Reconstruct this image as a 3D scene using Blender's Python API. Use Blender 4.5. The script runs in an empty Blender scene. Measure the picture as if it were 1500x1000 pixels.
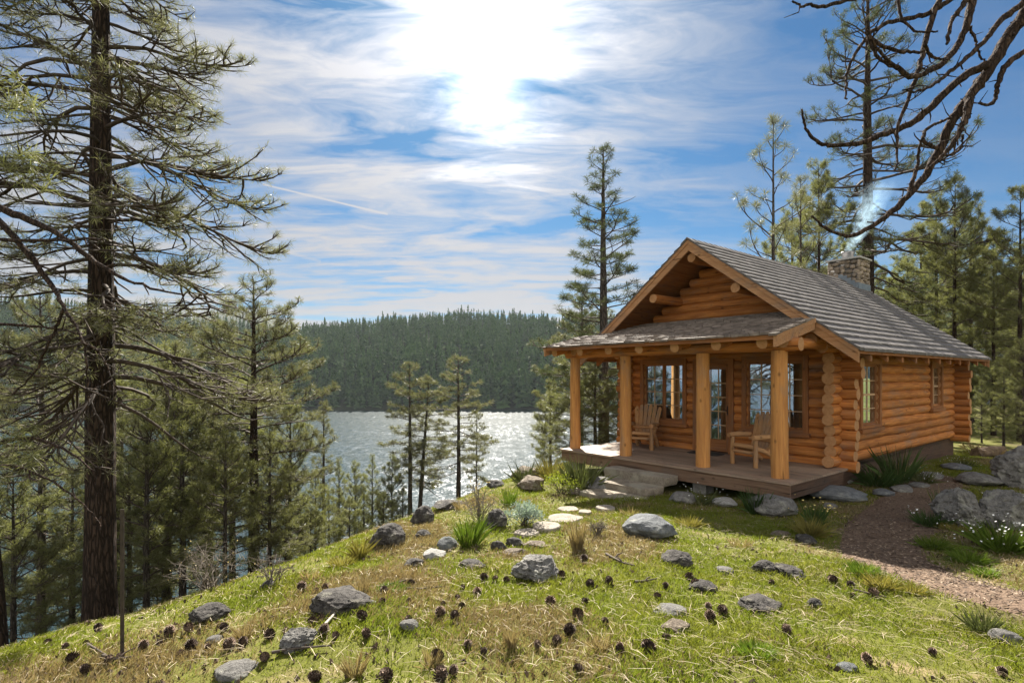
EXPO, HAZE, SMOKE_D = 1.88, .00009, 10.0; CLOUD, BACK_FILL, SKYTINT = 1.95, 8.8, (.10, .295, .435)
import bpy, math, random
import numpy as np
from mathutils import Vector, Matrix, noise as mnoise
R = math.radians
SC = bpy.context.scene
COL = SC.collection
F, CX, HY = 805.0, 750.0, 550.0          # focal length, centre column and horizon row, in photo pixels
rng = np.random.default_rng(11)
random.seed(11)

# ------------------------------------------------------------------ object helpers
def tag(o, label=None, cat=None, group=None, kind=None):
    if label: o['label'] = label
    if cat: o['category'] = cat
    if group: o['group'] = group
    if kind: o['kind'] = kind
    return o

def empty(name, loc=(0, 0, 0), rz=0.0):
    o = bpy.data.objects.new(name, None)
    COL.objects.link(o)
    o.location = loc
    o.rotation_euler = (0, 0, rz)
    o.empty_display_size = 0.2
    return o

def copy_tree(o, parent=None):
    c = o.copy()
    COL.objects.link(c)
    c.parent = parent
    for ch in o.children:
        copy_tree(ch, c)
    return c

class Geo:
    """collects vertices and faces, builds one mesh object"""
    def __init__(self):
        self.v, self.f, self.m, self.n = [], [], [], 0
    def add(self, verts, faces, mat=0):
        verts = np.asarray(verts, dtype=np.float64).reshape(-1, 3)
        faces = np.asarray(faces, dtype=np.int64)
        self.v.append(verts)
        self.f.append(faces + self.n)
        self.m.append(np.full(len(faces), mat, dtype=np.int32))
        self.n += len(verts)
    def box(self, x0, x1, y0, y1, z0, z1, mat=0, fn=None):
        v = [(x, y, z) for z in (z0, z1) for y in (y0, y1) for x in (x0, x1)]
        if fn: v = [fn(*p) for p in v]
        self.add(v, [(0, 2, 3, 1), (4, 5, 7, 6), (0, 1, 5, 4), (2, 6, 7, 3), (0, 4, 6, 2), (1, 3, 7, 5)], mat)
    def hexa(self, p, mat=0):
        """8 corners: bottom ring of four, then top ring of four"""
        self.add(p, [(3, 2, 1, 0), (4, 5, 6, 7), (0, 1, 5, 4), (1, 2, 6, 5), (2, 3, 7, 6), (3, 0, 4, 7)], mat)
    def tube(self, pts, rad, sides=8, cap=True, mat=0, capmat=None, squash=None):
        pts = np.asarray(pts, float)
        n = len(pts)
        rad = np.broadcast_to(np.asarray(rad, float), (n,)) if np.ndim(rad) < 2 else rad
        t = np.gradient(pts, axis=0)
        t /= np.linalg.norm(t, axis=1, keepdims=True) + 1e-12
        ref = np.array((0, 0, 1.0)) if abs(t[:, 2]).mean() < .8 else np.array((1.0, 0, 0))
        a = np.cross(t, ref); a /= np.linalg.norm(a, axis=1, keepdims=True) + 1e-12
        b = np.cross(t, a)
        ang = np.arange(sides) * 2 * math.pi / sides
        c, s = np.cos(ang), np.sin(ang)
        r = rad[:, None, None] if rad.ndim == 1 else rad[:, :, None]
        v = pts[:, None, :] + r * (c[None, :, None] * a[:, None, :] + s[None, :, None] * b[:, None, :])
        i = np.arange(n - 1)[:, None] * sides
        j = np.arange(sides)[None, :]
        k = (j + 1) % sides
        q = np.stack([i + j, i + sides + j, i + sides + k, i + k], -1).reshape(-1, 4)
        self.add(v.reshape(-1, 3), q, mat)
        if cap:
            cm = mat if capmat is None else capmat
            for ring, flip in ((v[0], True), (v[-1], False)):
                vv = np.vstack([ring, ring.mean(0)])
                jj = np.arange(sides); kk = (jj + 1) % sides
                tri = np.stack([jj, kk, np.full(sides, sides), np.full(sides, sides)], -1)
                if flip: tri = tri[:, [1, 0, 2, 3]]
                self.add(vv, tri[:, [1, 0, 2]] , cm)
    def shift(self, d):
        self.v = [x + np.asarray(d, float) for x in self.v]
        return self
    def mesh(self, name, smooth=False):
        me = bpy.data.meshes.new(name)
        V = np.concatenate(self.v)
        loops = np.concatenate([f.ravel() for f in self.f]).astype(np.int32)
        sizes = np.concatenate([np.full(len(f), f.shape[1]) for f in self.f])
        starts = np.concatenate([[0], np.cumsum(sizes)[:-1]]).astype(np.int32)
        me.vertices.add(len(V)); me.vertices.foreach_set('co', V.astype(np.float32).ravel())
        me.loops.add(len(loops)); me.loops.foreach_set('vertex_index', loops)
        me.polygons.add(len(sizes)); me.polygons.foreach_set('loop_start', starts)
        me.polygons.foreach_set('material_index', np.concatenate(self.m))
        sm = np.zeros(len(sizes), dtype=bool)
        if smooth is True: sm[:] = True
        me.polygons.foreach_set('use_smooth', sm)
        me.update(calc_edges=True)
        me.validate()
        return me
    def build(self, name, mats, parent=None, smooth=False, off=None):
        if off is not None: self.shift(off)
        me = self.mesh(name, smooth)
        for m in (mats if isinstance(mats, (list, tuple)) else [mats]):
            me.materials.append(m)
        o = bpy.data.objects.new(name, me)
        COL.objects.link(o)
        o.parent = parent
        return o

# ------------------------------------------------------------------ value noise (numpy)
def _h(i, j, s):
    x = (i * 374761393 + j * 668265263 + s * 2246822519) & 0xffffffff
    x = ((x ^ (x >> 13)) * 1274126177) & 0xffffffff
    return ((x ^ (x >> 16)) & 0xffff) / 65535.0
def vnoise(x, y, s=0):
    x = np.asarray(x, float); y = np.asarray(y, float)
    i = np.floor(x).astype(np.int64); j = np.floor(y).astype(np.int64)
    u = x - i; w = y - j
    u = u * u * (3 - 2 * u); w = w * w * (3 - 2 * w)
    return (_h(i, j, s) * (1 - u) + _h(i + 1, j, s) * u) * (1 - w) + (_h(i, j + 1, s) * (1 - u) + _h(i + 1, j + 1, s) * u) * w
def fbm(x, y, s=0, o=4):
    t = 0; a = .5; n = 0
    for k in range(o):
        t = t + a * vnoise(np.asarray(x) * 2 ** k, np.asarray(y) * 2 ** k, s + k * 17); n += a; a *= .5
    return t / n

# ------------------------------------------------------------------ terrain
BROW = np.array([(-60, -60), (-14, -14), (-5.6, 2.6), (-4.3, 4.6), (-3.48, 5.6), (-2.77, 7.2), (-2.03, 8.6), (-1.39, 10.2), (-.2, 12.2), (.7, 14),
                 (2.2, 16.3), (5, 20.4), (9, 25), (20, 34), (40, 48), (110, 90), (400, 250)], float)
def sdist(x, y):
    """signed distance to the brow of the slope, positive on the plateau"""
    x = np.asarray(x, float); y = np.asarray(y, float)
    best = np.full(x.shape, 1e9); sg = np.ones(x.shape)
    for (ax, ay), (bx, by) in zip(BROW[:-1], BROW[1:]):
        dx, dy = bx - ax, by - ay
        t = np.clip(((x - ax) * dx + (y - ay) * dy) / (dx * dx + dy * dy), 0, 1)
        d = np.hypot(x - ax - t * dx, y - ay - t * dy)
        c = dx * (y - ay) - dy * (x - ax)
        m = d < best
        best = np.where(m, d, best); sg = np.where(m, np.where(c > 0, -1, 1), sg)
    return best * sg
LAKE = -25.0
def ground_z(x, y):
    x = np.asarray(x, float); y = np.asarray(y, float)
    s = sdist(x, y)
    z = -1.60 - .069 * np.clip(y, -6, 10.3) - .012 * np.clip(y - 10, 0, 40)
    z = z + .10 * np.clip((x - 5.5) / 4, 0, 1) * np.clip((9 - y) / 4, 0, 1)
    z = z + .16 * np.clip((x - 5.2) / 2.2, 0, 1) * np.clip((y - 8.5) / 2.5, 0, 1)
    z = z - .34 * np.clip((-.6 - x) / 3.2, 0, 1)
    d = np.clip(.9 - s, 0, None)
    z = z - .54 * (np.sqrt(d * d + 4.2) - 2.05)
    near = np.clip((s + 1) / 2, 0.15, 1)
    z = z + (vnoise(x * .9, y * .9, 5) - .5) * .10 + (vnoise(x * 2.6, y * 2.6, 9) - .5) * .05
    z = z + (vnoise(x * .12, y * .12, 3) - .5) * np.clip((np.hypot(x, y) - 14) / 20, 0, 1) * 1.2
    return np.maximum(z, -32 + 0 * z)
def gz(x, y): return float(ground_z(np.array([x]), np.array([y]))[0])
_T = np.concatenate([np.arange(2.2, 16, .02), np.arange(16, 60, .1)])
def hit(px, py):
    """where the photo's ray meets the ground: x, y, z"""
    k = (px - CX) / F; h = (HY - py) / F
    g = ground_z(k * _T, _T) - h * _T
    i = np.argmax(g > 0)
    t = _T[i] if g[i] > 0 else 12.0
    return k * t, t, float(ground_z(np.array([k * t]), np.array([t]))[0])
def at(px, py, d): return Vector(((px - CX) / F * d, d, (HY - py) / F * d))

# ------------------------------------------------------------------ node helpers
class NT:
    def __init__(self, name):
        self.mat = bpy.data.materials.new(name); self.mat.use_nodes = True
        self.t = self.mat.node_tree; self.t.nodes.clear()
        self.out = self.t.nodes.new('ShaderNodeOutputMaterial')
    def n(self, typ, **kw):
        nd = self.t.nodes.new(typ)
        for k, v in kw.items():
            if k.startswith('i_'):
                key = k[2:].replace('_', ' ')
                key = int(key) if key.isdigit() else key
                self.set(nd.inputs[key], v)
            else: setattr(nd, k, v)
        return nd
    def set(self, sock, v):
        if isinstance(v, bpy.types.NodeSocket): self.t.links.new(v, sock)
        else:
            if hasattr(sock.default_value, '__len__') and not hasattr(v, '__len__'): v = (v,) * 3
            if sock.type == 'RGBA' and len(v) == 3: v = (*v, 1)
            sock.default_value = v
    def math(self, op, a, b=None, c=None, clamp=False):
        nd = self.n('ShaderNodeMath', operation=op, use_clamp=clamp)
        for i, v in enumerate((a, b, c)):
            if v is not None: self.set(nd.inputs[i], v)
        return nd.outputs[0]
    def vmath(self, op, a, b=None, out=0):
        nd = self.n('ShaderNodeVectorMath', operation=op)
        self.set(nd.inputs[0], a)
        if b is not None:
            self.set(nd.inputs[3 if op == 'SCALE' else 1], b)
        return nd.outputs['Value'] if op in ('DOT_PRODUCT', 'LENGTH') else nd.outputs[0]
    def mix(self, f, a, b, blend='MIX'):
        nd = self.n('ShaderNodeMix', data_type='RGBA', blend_type=blend)
        self.set(nd.inputs[0], f); self.set(nd.inputs[6], a); self.set(nd.inputs[7], b)
        return nd.outputs[2]
    def ramp(self, f, stops):
        nd = self.n('ShaderNodeValToRGB')
        e = nd.color_ramp.elements
        while len(e) < len(stops): e.new(.5)
        for el, (p, c) in zip(e, stops):
            el.position = p; el.color = (*c, 1) if hasattr(c, '__len__') else (c, c, c, 1)
        self.set(nd.inputs[0], f)
        return nd.outputs[0]
    def coord(self, kind='Object', scale=(1, 1, 1), rot=(0, 0, 0)):
        tc = self.n('ShaderNodeTexCoord')
        mp = self.n('ShaderNodeMapping', i_Vector=tc.outputs[kind], i_Scale=scale, i_Rotation=rot)
        return mp.outputs[0]
    def noise(self, vec, scale, detail=4, rough=.55, out='Fac', dist=0):
        nd = self.n('ShaderNodeTexNoise', i_Scale=scale, i_Detail=detail, i_Roughness=rough, i_Distortion=dist)
        if vec is not None: self.set(nd.inputs['Vector'], vec)
        return nd.outputs[out]
    def island(self): return self.n('ShaderNodeNewGeometry').outputs['Random Per Island']
    def objrand(self): return self.n('ShaderNodeObjectInfo').outputs['Random']
    def bump(self, h, strength=.3, dist=.02):
        return self.n('ShaderNodeBump', i_Strength=strength, i_Distance=dist, i_Height=h).outputs[0]
    def principled(self, col, rough=.7, normal=None, spec=.4, **kw):
        p = self.n('ShaderNodeBsdfPrincipled')
        self.set(p.inputs['Base Color'], col); self.set(p.inputs['Roughness'], rough)
        self.set(p.inputs['Specular IOR Level'], spec)
        if normal is not None: self.set(p.inputs['Normal'], normal)
        for k, v in kw.items(): self.set(p.inputs[k.replace('_', ' ')], v)
        return p.outputs[0]
    def done(self, shader):
        self.t.links.new(shader, self.out.inputs['Surface'])
        return self.mat

def mat_wood(name, axis, base, dark, end=False, rough=.72, vary=.35):
    t = NT(name)
    sc = [26, 26, 26]; sc[axis] = 1.6
    v = t.coord('Object', tuple(sc))
    isl = t.island()
    off = t.vmath('ADD', v, t.n('ShaderNodeCombineXYZ', i_X=t.math('MULTIPLY', isl, 97), i_Y=t.math('MULTIPLY', isl, 31), i_Z=t.math('MULTIPLY', isl, 53)).outputs[0])
    g = t.noise(off, 1.0, 5, .6, dist=.4)
    sc2 = [3.2, 3.2, 3.2]; sc2[axis] = 1.1
    blot = t.noise(t.coord('Object', tuple(sc2)), 1.0, 3)
    sc4 = [60, 60, 60]; sc4[axis] = .9
    crk = t.ramp(t.noise(t.vmath('ADD', t.coord('Object', tuple(sc4)), t.n('ShaderNodeCombineXYZ', i_X=t.math('MULTIPLY', isl, 41), i_Y=t.math('MULTIPLY', isl, 67), i_Z=t.math('MULTIPLY', isl, 13)).outputs[0]), .35, 2, .5), [(.285, 1), (.335, 0)])
    kn = t.n('ShaderNodeTexVoronoi', i_Scale=1.0, feature='F1')
    sc3 = [5, 5, 5]; sc3[axis] = 3.0
    t.set(kn.inputs['Vector'], t.vmath('ADD', t.coord('Object', tuple(sc3)), (0, 0, 0)))
    knot = t.ramp(kn.outputs['Distance'], [(.05, 1), (.16, 0)])
    c = t.mix(t.ramp(g, [(.35, 0), (.7, 1)]), dark, base)
    c = t.mix(t.math('MULTIPLY', t.ramp(blot, [(.4, 0), (.75, 1)]), .45), c, tuple(x * .55 for x in base))
    c = t.mix(t.math('MULTIPLY', knot, .75), c, tuple(x * .28 for x in dark))
    grey = t.ramp(t.noise(t.coord('Object', tuple(q * .6 for q in sc2)), 1.7, 5, .65), [(.52, 0), (.72, .55)])
    c = t.mix(grey, c, tuple(.30 * (base[0] + base[1] + base[2]) / 1.6 * q for q in (1.15, 1.0, .85)))
    c = t.mix(t.math('MULTIPLY', crk, .8), c, tuple(x * .16 for x in dark))
    k = t.math('ADD', t.math('MULTIPLY', isl, vary), 1 - vary * .5)
    c = t.mix(1.0, c, t.n('ShaderNodeCombineColor', i_Red=k, i_Green=k, i_Blue=k).outputs[0], 'MULTIPLY')
    return t.done(t.principled(c, rough, t.bump(t.math('SUBTRACT', g, crk), .75, .014), .22))

def mat_simple(name, c1, c2, scale=8, rough=.7, bump=.3, kind='Object', detail=5, isl=0, metal=0, spec=.4, bdist=.02):
    t = NT(name)
    n = t.noise(t.coord(kind), scale, detail, .6)
    c = t.mix(t.ramp(n, [(.3, 0), (.7, 1)]), c1, c2)
    if isl:
        k = t.math('ADD', t.math('MULTIPLY', t.island(), isl), 1 - isl * .55)
        c = t.mix(1.0, c, t.n('ShaderNodeCombineColor', i_Red=k, i_Green=k, i_Blue=k).outputs[0], 'MULTIPLY')
    return t.done(t.principled(c, rough, t.bump(n, bump, bdist), spec, Metallic=metal))

def mat_leaf(name, c1, c2, trans=.35, rough=.45, spec=.35, tip=None, objvar=.25):
    """needles and blades: colour varies per blade and per plant, light comes through"""
    t = NT(name)
    c = t.mix(t.island(), c1, c2)
    if tip is not None:
        c = t.mix(t.ramp(t.noise(t.coord('Object'), 1.7, 2), [(.45, 0), (.6, 1)]), c, tip)
    k = t.math('ADD', t.math('MULTIPLY', t.objrand(), objvar), 1 - objvar * .5)
    c = t.mix(1.0, c, t.n('ShaderNodeCombineColor', i_Red=k, i_Green=k, i_Blue=k).outputs[0], 'MULTIPLY')
    p = t.principled(c, rough, None, spec)
    tr = t.n('ShaderNodeBsdfTranslucent'); t.set(tr.inputs['Color'], t.mix(.5, c, (c1[0] * 1.7, c1[1] * 1.7, c1[2] * .8)))
    m = t.n('ShaderNodeMixShader', i_Fac=trans)
    t.t.links.new(p, m.inputs[1]); t.t.links.new(tr.outputs[0], m.inputs[2])
    return t.done(m.outputs[0])
# ------------------------------------------------------------------ camera, light, sky
cam = bpy.data.cameras.new('camera'); camo = bpy.data.objects.new('camera', cam); COL.objects.link(camo)
camo.location = (0, 0, 0); camo.rotation_euler = (R(90), 0, 0)
cam.sensor_width = 36; cam.lens = 36 * F / 1500; cam.shift_y = 50 / 1500
cam.clip_start = .05; cam.clip_end = 6000
SC.camera = camo
ELEV, AZ = R(38.5), R(-2.6)                                    # the sun, a little left of straight ahead
SUN = Vector((math.sin(AZ) * math.cos(ELEV), math.cos(AZ) * math.cos(ELEV), math.sin(ELEV)))
sun = bpy.data.lights.new('sun', 'SUN'); suno = bpy.data.objects.new('sun', sun); COL.objects.link(suno)
sun.energy = 5.0; sun.angle = R(.55); sun.color = (1, .93, .82)
suno.rotation_euler = SUN.to_track_quat('Z', 'Y').to_euler()
suno.location = SUN * 60

W = bpy.data.worlds.new('World'); SC.world = W; W.use_nodes = True
class WT(NT):
    def __init__(self, w):
        self.t = w.node_tree; self.t.nodes.clear(); self.out = self.t.nodes.new('ShaderNodeOutputWorld')
w = WT(W)
sky = w.n('ShaderNodeTexSky', sky_type='NISHITA', sun_disc=False, sun_elevation=ELEV, sun_rotation=AZ, air_density=1.0, dust_density=.35, ozone_density=2.2)
d = w.n('ShaderNodeTexCoord').outputs['Generated']
sep = w.n('ShaderNodeSeparateXYZ', i_Vector=d)
hz = w.math('MAXIMUM', sep.outputs[2], .0)
den = w.math('ADD', hz, .09)
px = w.math('DIVIDE', sep.outputs[0], den); py = w.math('DIVIDE', sep.outputs[1], den)
pl = w.n('ShaderNodeCombineXYZ', i_X=px, i_Y=py).outputs[0]
cs = w.vmath('DOT_PRODUCT', w.vmath('NORMALIZE', d), tuple(SUN))
ang = w.math('MULTIPLY', w.math('ARCCOSINE', w.math('MINIMUM', cs, .99999)), 180 / math.pi)   # degrees from the sun
# streaky cirrus: noise stretched along one direction of the cloud layer and warped
def layer(rot, sc, seed, warp):
    mp = w.n('ShaderNodeMapping', i_Vector=pl, i_Rotation=(0, 0, rot), i_Scale=sc, i_Location=(seed, seed * .7, 0)).outputs[0]
    wn = w.n('ShaderNodeTexNoise', i_Scale=.8, i_Detail=3.0); w.set(wn.inputs['Vector'], mp)
    mp2 = w.vmath('ADD', mp, w.vmath('SCALE', w.vmath('SUBTRACT', wn.outputs['Color'], (.5, .5, .5)), warp))
    nd = w.n('ShaderNodeTexNoise', i_Scale=1.0, i_Detail=11.0, i_Roughness=.62); w.set(nd.inputs['Vector'], mp2)
    return nd.outputs['Fac']
c1 = layer(R(-47), (1.0, 2.6, 1), 3.1, 1.7)
c2 = layer(R(-119), (1.1, 3.2, 1), 8.3, 1.7)
c3 = layer(R(80), (.3, .3, 1), 1.7, 1.0)
streak = w.math('MAXIMUM', w.ramp(c1, [(.43, 0), (.63, 1)]), w.math('MULTIPLY', w.ramp(c2, [(.46, 0), (.66, 1)]), .95))
region = w.ramp(c3, [(.30, .40), (.56, 1)])
gauss = lambda x, sd: w.math('POWER', 2.718, w.math('MULTIPLY', w.math('POWER', w.math('DIVIDE', x, sd), 2), -1))
veil = gauss(ang, 25)
side = w.ramp(w.math('ADD', w.math('MULTIPLY', sep.outputs[0], .5), .5), [(.22, .95), (.54, .9), (.70, .25), (.95, .10)])   # the cirrus thins out to the right
low = w.ramp(sep.outputs[2], [(.0, .75), (.09, .85), (.17, .5), (.27, 0)])
dens = w.math('MULTIPLY', w.math('ADD', w.math('MULTIPLY', streak, .85), .05), w.math('MULTIPLY', side, region))
dens = w.math('ADD', dens, w.math('MULTIPLY', veil, w.math('ADD', w.math('MULTIPLY', streak, .72), .03)), clamp=True)
dens = w.math('ADD', dens, w.math('MULTIPLY', w.math('MULTIPLY', low, side), w.math('ADD', w.ramp(c2, [(.40, 0), (.62, .85)]), .25)), clamp=True)
# contrails: two short straight streaks on the cloud layer
def trail(a, b, wd, k):
    A = ((a[0] - CX) / F, 1, (HY - a[1]) / F); B = ((b[0] - CX) / F, 1, (HY - b[1]) / F)
    A = Vector(A).normalized(); B = Vector(B).normalized(); nrm = A.cross(B).normalized(); mid = (A + B).normalized(); half = A.angle(B) / 2
    e = w.math('ABSOLUTE', w.vmath('DOT_PRODUCT', d, tuple(nrm)))
    across = w.math('SUBTRACT', 1, w.math('DIVIDE', e, wd), clamp=True)
    along = w.math('LESS_THAN', w.math('ARCCOSINE', w.vmath('DOT_PRODUCT', d, tuple(mid))), half)
    return w.math('MULTIPLY', w.math('MULTIPLY', across, along), k)
dens = w.math('ADD', dens, trail((385, 270), (568, 314), .0022, .75), clamp=True)
dens = w.math('ADD', dens, trail((380, 358), (470, 383), .004, .35), clamp=True)
# thin ice cloud scatters forward: brightest round the sun
fwd = w.math('ADD', w.math('MULTIPLY', w.math('POWER', 2.718, w.math('DIVIDE', ang, -10)), 8.0), w.math('MULTIPLY', w.math('POWER', 2.718, w.math('DIVIDE', ang, -60)), CLOUD * .8))
fwd = w.math('ADD', fwd, CLOUD)
cl = w.n('ShaderNodeCombineColor', i_Red=w.math('MULTIPLY', fwd, .98), i_Green=w.math('MULTIPLY', fwd, .985), i_Blue=w.math('MULTIPLY', fwd, 1.03)).outputs[0]
skyc = w.mix(1.0, sky.outputs[0], SKYTINT, 'MULTIPLY')
col = w.mix(dens, skyc, cl)
GD = (math.sin(AZ) * math.cos(R(31.5)), math.cos(AZ) * math.cos(R(31.5)), math.sin(R(31.5)))     # the thickest cloud hangs a little below the sun
ang2 = w.math('MULTIPLY', w.math('ARCCOSINE', w.math('MINIMUM', w.vmath('DOT_PRODUCT', w.vmath('NORMALIZE', d), GD), .99999)), 180 / math.pi)
lens = w.math('SQRT', w.math('ADD', w.math('MULTIPLY', ang2, ang2), w.math('MULTIPLY', w.math('POWER', w.math('MULTIPLY', w.math('SUBTRACT', sep.outputs[0], SUN.x), 57.3), 2), 1.1)))
rag = w.math('MULTIPLY', lens, w.math('ADD', w.math('MULTIPLY', w.math('ADD', c1, c2), -1.5), 2.45))
glow = w.math('MULTIPLY', gauss(rag, 5.0), 15.0)
col = w.mix(1.0, col, w.n('ShaderNodeCombineColor', i_Red=glow, i_Green=glow, i_Blue=glow).outputs[0], 'ADD')
# unseen bright cloud behind the camera, added to fill the shaded cabin front
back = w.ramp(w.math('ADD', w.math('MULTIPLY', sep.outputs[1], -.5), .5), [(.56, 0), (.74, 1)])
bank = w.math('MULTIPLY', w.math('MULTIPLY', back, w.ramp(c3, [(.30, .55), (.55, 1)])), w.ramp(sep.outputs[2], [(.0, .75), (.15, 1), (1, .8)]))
col = w.mix(bank, col, tuple(BACK_FILL * q for q in (1.04, 1.0, .95)))
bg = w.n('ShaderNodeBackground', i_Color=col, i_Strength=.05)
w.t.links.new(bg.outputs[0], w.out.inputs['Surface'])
SC.view_settings.view_transform = 'Standard'; SC.view_settings.look = 'None'
SC.view_settings.exposure = EXPO; SC.view_settings.gamma = 1
SC.view_settings.use_curve_mapping = False
SC.cycles.max_bounces = 8; SC.cycles.transparent_max_bounces = 12; SC.cycles.volume_bounces = 0
SC.cycles.sample_clamp_indirect = 6.0
SC.cycles.use_denoising = True

# ------------------------------------------------------------------ materials of the setting
def mat_ground():
    t = NT('ground_cover')
    v = t.coord('Object')
    geo = t.n('ShaderNodeNewGeometry').outputs['Position']
    fine = t.noise(v, 22, 6, .65); mid = t.noise(v, 2.3, 5, .6); big = t.noise(v, .55, 4)
    moss = t.mix(fine, (.055, .065, .012), (.15, .15, .03))
    straw = t.mix(fine, (.12, .085, .045), (.33, .26, .14))
    soil = t.mix(fine, (.035, .024, .015), (.12, .085, .055))
    c = t.mix(t.ramp(mid, [(.52, 0), (.70, 1)]), moss, straw)
    c = t.mix(t.ramp(big, [(.56, 0), (.7, .8)]), c, soil)
    # forest floor below the brow
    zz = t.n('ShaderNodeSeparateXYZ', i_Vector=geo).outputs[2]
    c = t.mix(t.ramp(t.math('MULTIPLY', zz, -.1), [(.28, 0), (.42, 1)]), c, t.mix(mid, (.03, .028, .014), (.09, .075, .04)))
    h = t.math('ADD', fine, t.math('MULTIPLY', mid, .6))
    return t.done(t.principled(c, .95, t.bump(h, .6, .03), .1))
M_ground = mat_ground()
def mat_path():
    t = NT('bark_mulch')
    v = t.coord('Object')
    vo = t.n('ShaderNodeTexVoronoi', i_Scale=55.0, feature='F1'); t.set(vo.inputs['Vector'], v)
    a = t.noise(v, 60, 4, .7); b = t.noise(v, 2.2, 6, .65)
    c = t.mix(vo.outputs['Color'], (.105, .068, .046), (.205, .145, .10))
    c = t.mix(t.ramp(b, [(.4, 0), (.7, .5)]), c, (.08, .054, .037))
    c = t.mix(t.ramp(a, [(.62, 0), (.7, .6)]), c, (.28, .21, .15))
    return t.done(t.principled(c, .95, t.bump(t.math('ADD', vo.outputs['Distance'], a), .7, .015), .15))
M_path = mat_path()
def mat_rock(name, c1, c2, lichen, crack=.5):
    t = NT(name)
    v = t.coord('Object')
    a = t.noise(v, 5, 8, .7); b = t.noise(v, 1.6, 4); f = t.noise(v, 38, 4, .7)
    wv = t.n('ShaderNodeTexVoronoi', feature='DISTANCE_TO_EDGE', i_Scale=2.6); t.set(wv.inputs['Vector'], t.vmath('ADD', v, t.vmath('SCALE', t.noise(v, 3, 3, out='Color'), .6)))
    cr = t.ramp(wv.outputs['Distance'], [(.0, 1), (.05, 0)])
    c = t.mix(t.ramp(a, [(.32, 0), (.68, 1)]), c1, c2)
    c = t.mix(t.ramp(f, [(.35, .45), (.55, 0)]), c, tuple(x * .4 for x in c1))
    c = t.mix(t.ramp(b, [(.54, 0), (.64, .75)]), c, lichen)
    c = t.mix(t.math('MULTIPLY', cr, crack), c, tuple(x * .35 for x in c1))
    h = t.math('SUBTRACT', t.math('ADD', a, t.math('MULTIPLY', f, .25)), t.math('MULTIPLY', cr, crack * .5))
    return t.done(t.principled(c, .88, t.bump(h, .8, .05), .25))
M_rock_grey = mat_rock('grey_granite', (.115, .11, .10), (.26, .25, .235), (.32, .315, .27), .25)
M_rock_blue = mat_rock('blue_grey_granite', (.10, .108, .115), (.21, .222, .228), (.30, .305, .28), .15)
M_rock_dark = mat_rock('dark_basalt', (.04, .036, .033), (.115, .105, .095), (.20, .19, .15), .6)
M_rock_tan = mat_rock('tan_fieldstone', (.125, .095, .07), (.28, .23, .175), (.34, .32, .24), .4)
M_rock_pale = mat_rock('pale_stone', (.26, .25, .235), (.46, .45, .42), (.5, .5, .46), .15)
M_slab = mat_rock('grey_step_stone', (.17, .14, .105), (.37, .32, .25), (.33, .31, .24), .1)
M_flag = mat_rock('pale_flagstone', (.24, .205, .165), (.38, .335, .275), (.33, .295, .24), .05)

def mat_water():
    t = NT('lake_water')
    g = t.noise(t.coord('Object', (1, .3, 1)), .03, 3)
    k = t.ramp(t.noise(t.coord('Object', (.5, 1.4, 1)), .02, 4), [(.35, .55), (.65, 1.1)])      # calmer and rougher streaks of wind
    def slope(sx, sy, sc, amp):
        n = t.noise(t.coord('Object', (sx, sy, 1)), sc, 3, .6, out='Color')
        return t.vmath('SCALE', t.vmath('MULTIPLY', t.vmath('SUBTRACT', n, (.5, .5, .5)), (1, 1, 0)), amp)
    nn = t.vmath('ADD', slope(1, .45, .40, .60), slope(1, .6, 1.9, .80))
    nn = t.vmath('NORMALIZE', t.vmath('ADD', t.vmath('SCALE', nn, k), (0, 0, 1)))
    return t.done(t.principled((.012, .03, .035), .23, nn, .5, IOR=1.33))
M_water = mat_water()

# ------------------------------------------------------------------ ground sheet
def warped(lo, hi, c, n, k):
    u = np.linspace(-1, 1, n)
    s = np.sinh(u * k) / np.sinh(k)
    return np.where(s < 0, c + s * (c - lo), c + s * (hi - c))
def sheet(xs, ys, zf):
    X, Y = np.meshgrid(xs, ys)
    Z = zf(X, Y)
    V = np.stack([X, Y, Z], -1).reshape(-1, 3)
    nx, ny = len(xs), len(ys)
    i = np.arange(ny - 1)[:, None] * nx; j = np.arange(nx - 1)[None, :]
    q = np.stack([i + j, i + j + 1, i + nx + j + 1, i + nx + j], -1).reshape(-1, 4)
    g = Geo(); g.add(V, q); return g
gx = warped(-900, 900, 1.5, 420, 7.0); gy = warped(-900, 900, 7.5, 420, 7.0)
g = sheet(gx, gy, ground_z)
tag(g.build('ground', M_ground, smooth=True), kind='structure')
# lake
g = Geo(); g.add([(-3000, -1500, LAKE), (3000, -1500, LAKE), (3000, 900, LAKE), (-3000, 900, LAKE)], [(0, 1, 2, 3)])
tag(g.build('lake', M_water), kind='structure')

# far hills
def hill_z(x, y):
    sh = 402 + 10 * (vnoise(x / 130, x * 0 + 1.5, 21) - .5) - np.clip(-x - 330, 0, 300) * 1.05 - np.clip(x - 300, 0, 700) * .75
    dd = y - sh
    top = 77 + 14 * (vnoise(x / 190, y * 0 + .3, 33) - .5) + 8 * (fbm(x / 60, y / 60, 41) - .5)
    top = top - 13 * np.exp(-((x + 275) / 70) ** 2) + 18 * np.clip((x - 60) / 300, 0, 1)
    s = np.clip(dd / 250, 0, None)
    z = LAKE - 1.2 + np.where(dd < 0, dd * .1, 6 * np.clip(dd / 18, 0, 1) + top * (1 - np.exp(-1.5 * s)) / (1 - math.exp(-1.5)))
    z = np.where(dd > 255, z - (dd - 255) * .0 + 0 * z, z)
    far = np.clip((dd - 255) / 300, 0, 1)
    z = z * (1 - far) + (LAKE + 40) * far
    return z + 10 * (fbm(x / 45, y / 45, 55) - .5) * np.clip(dd / 60, 0, 1)
M_hill = mat_simple('forest_floor', (.012, .017, .009), (.03, .034, .018), .05, 1.0, .2, spec=0)
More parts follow.
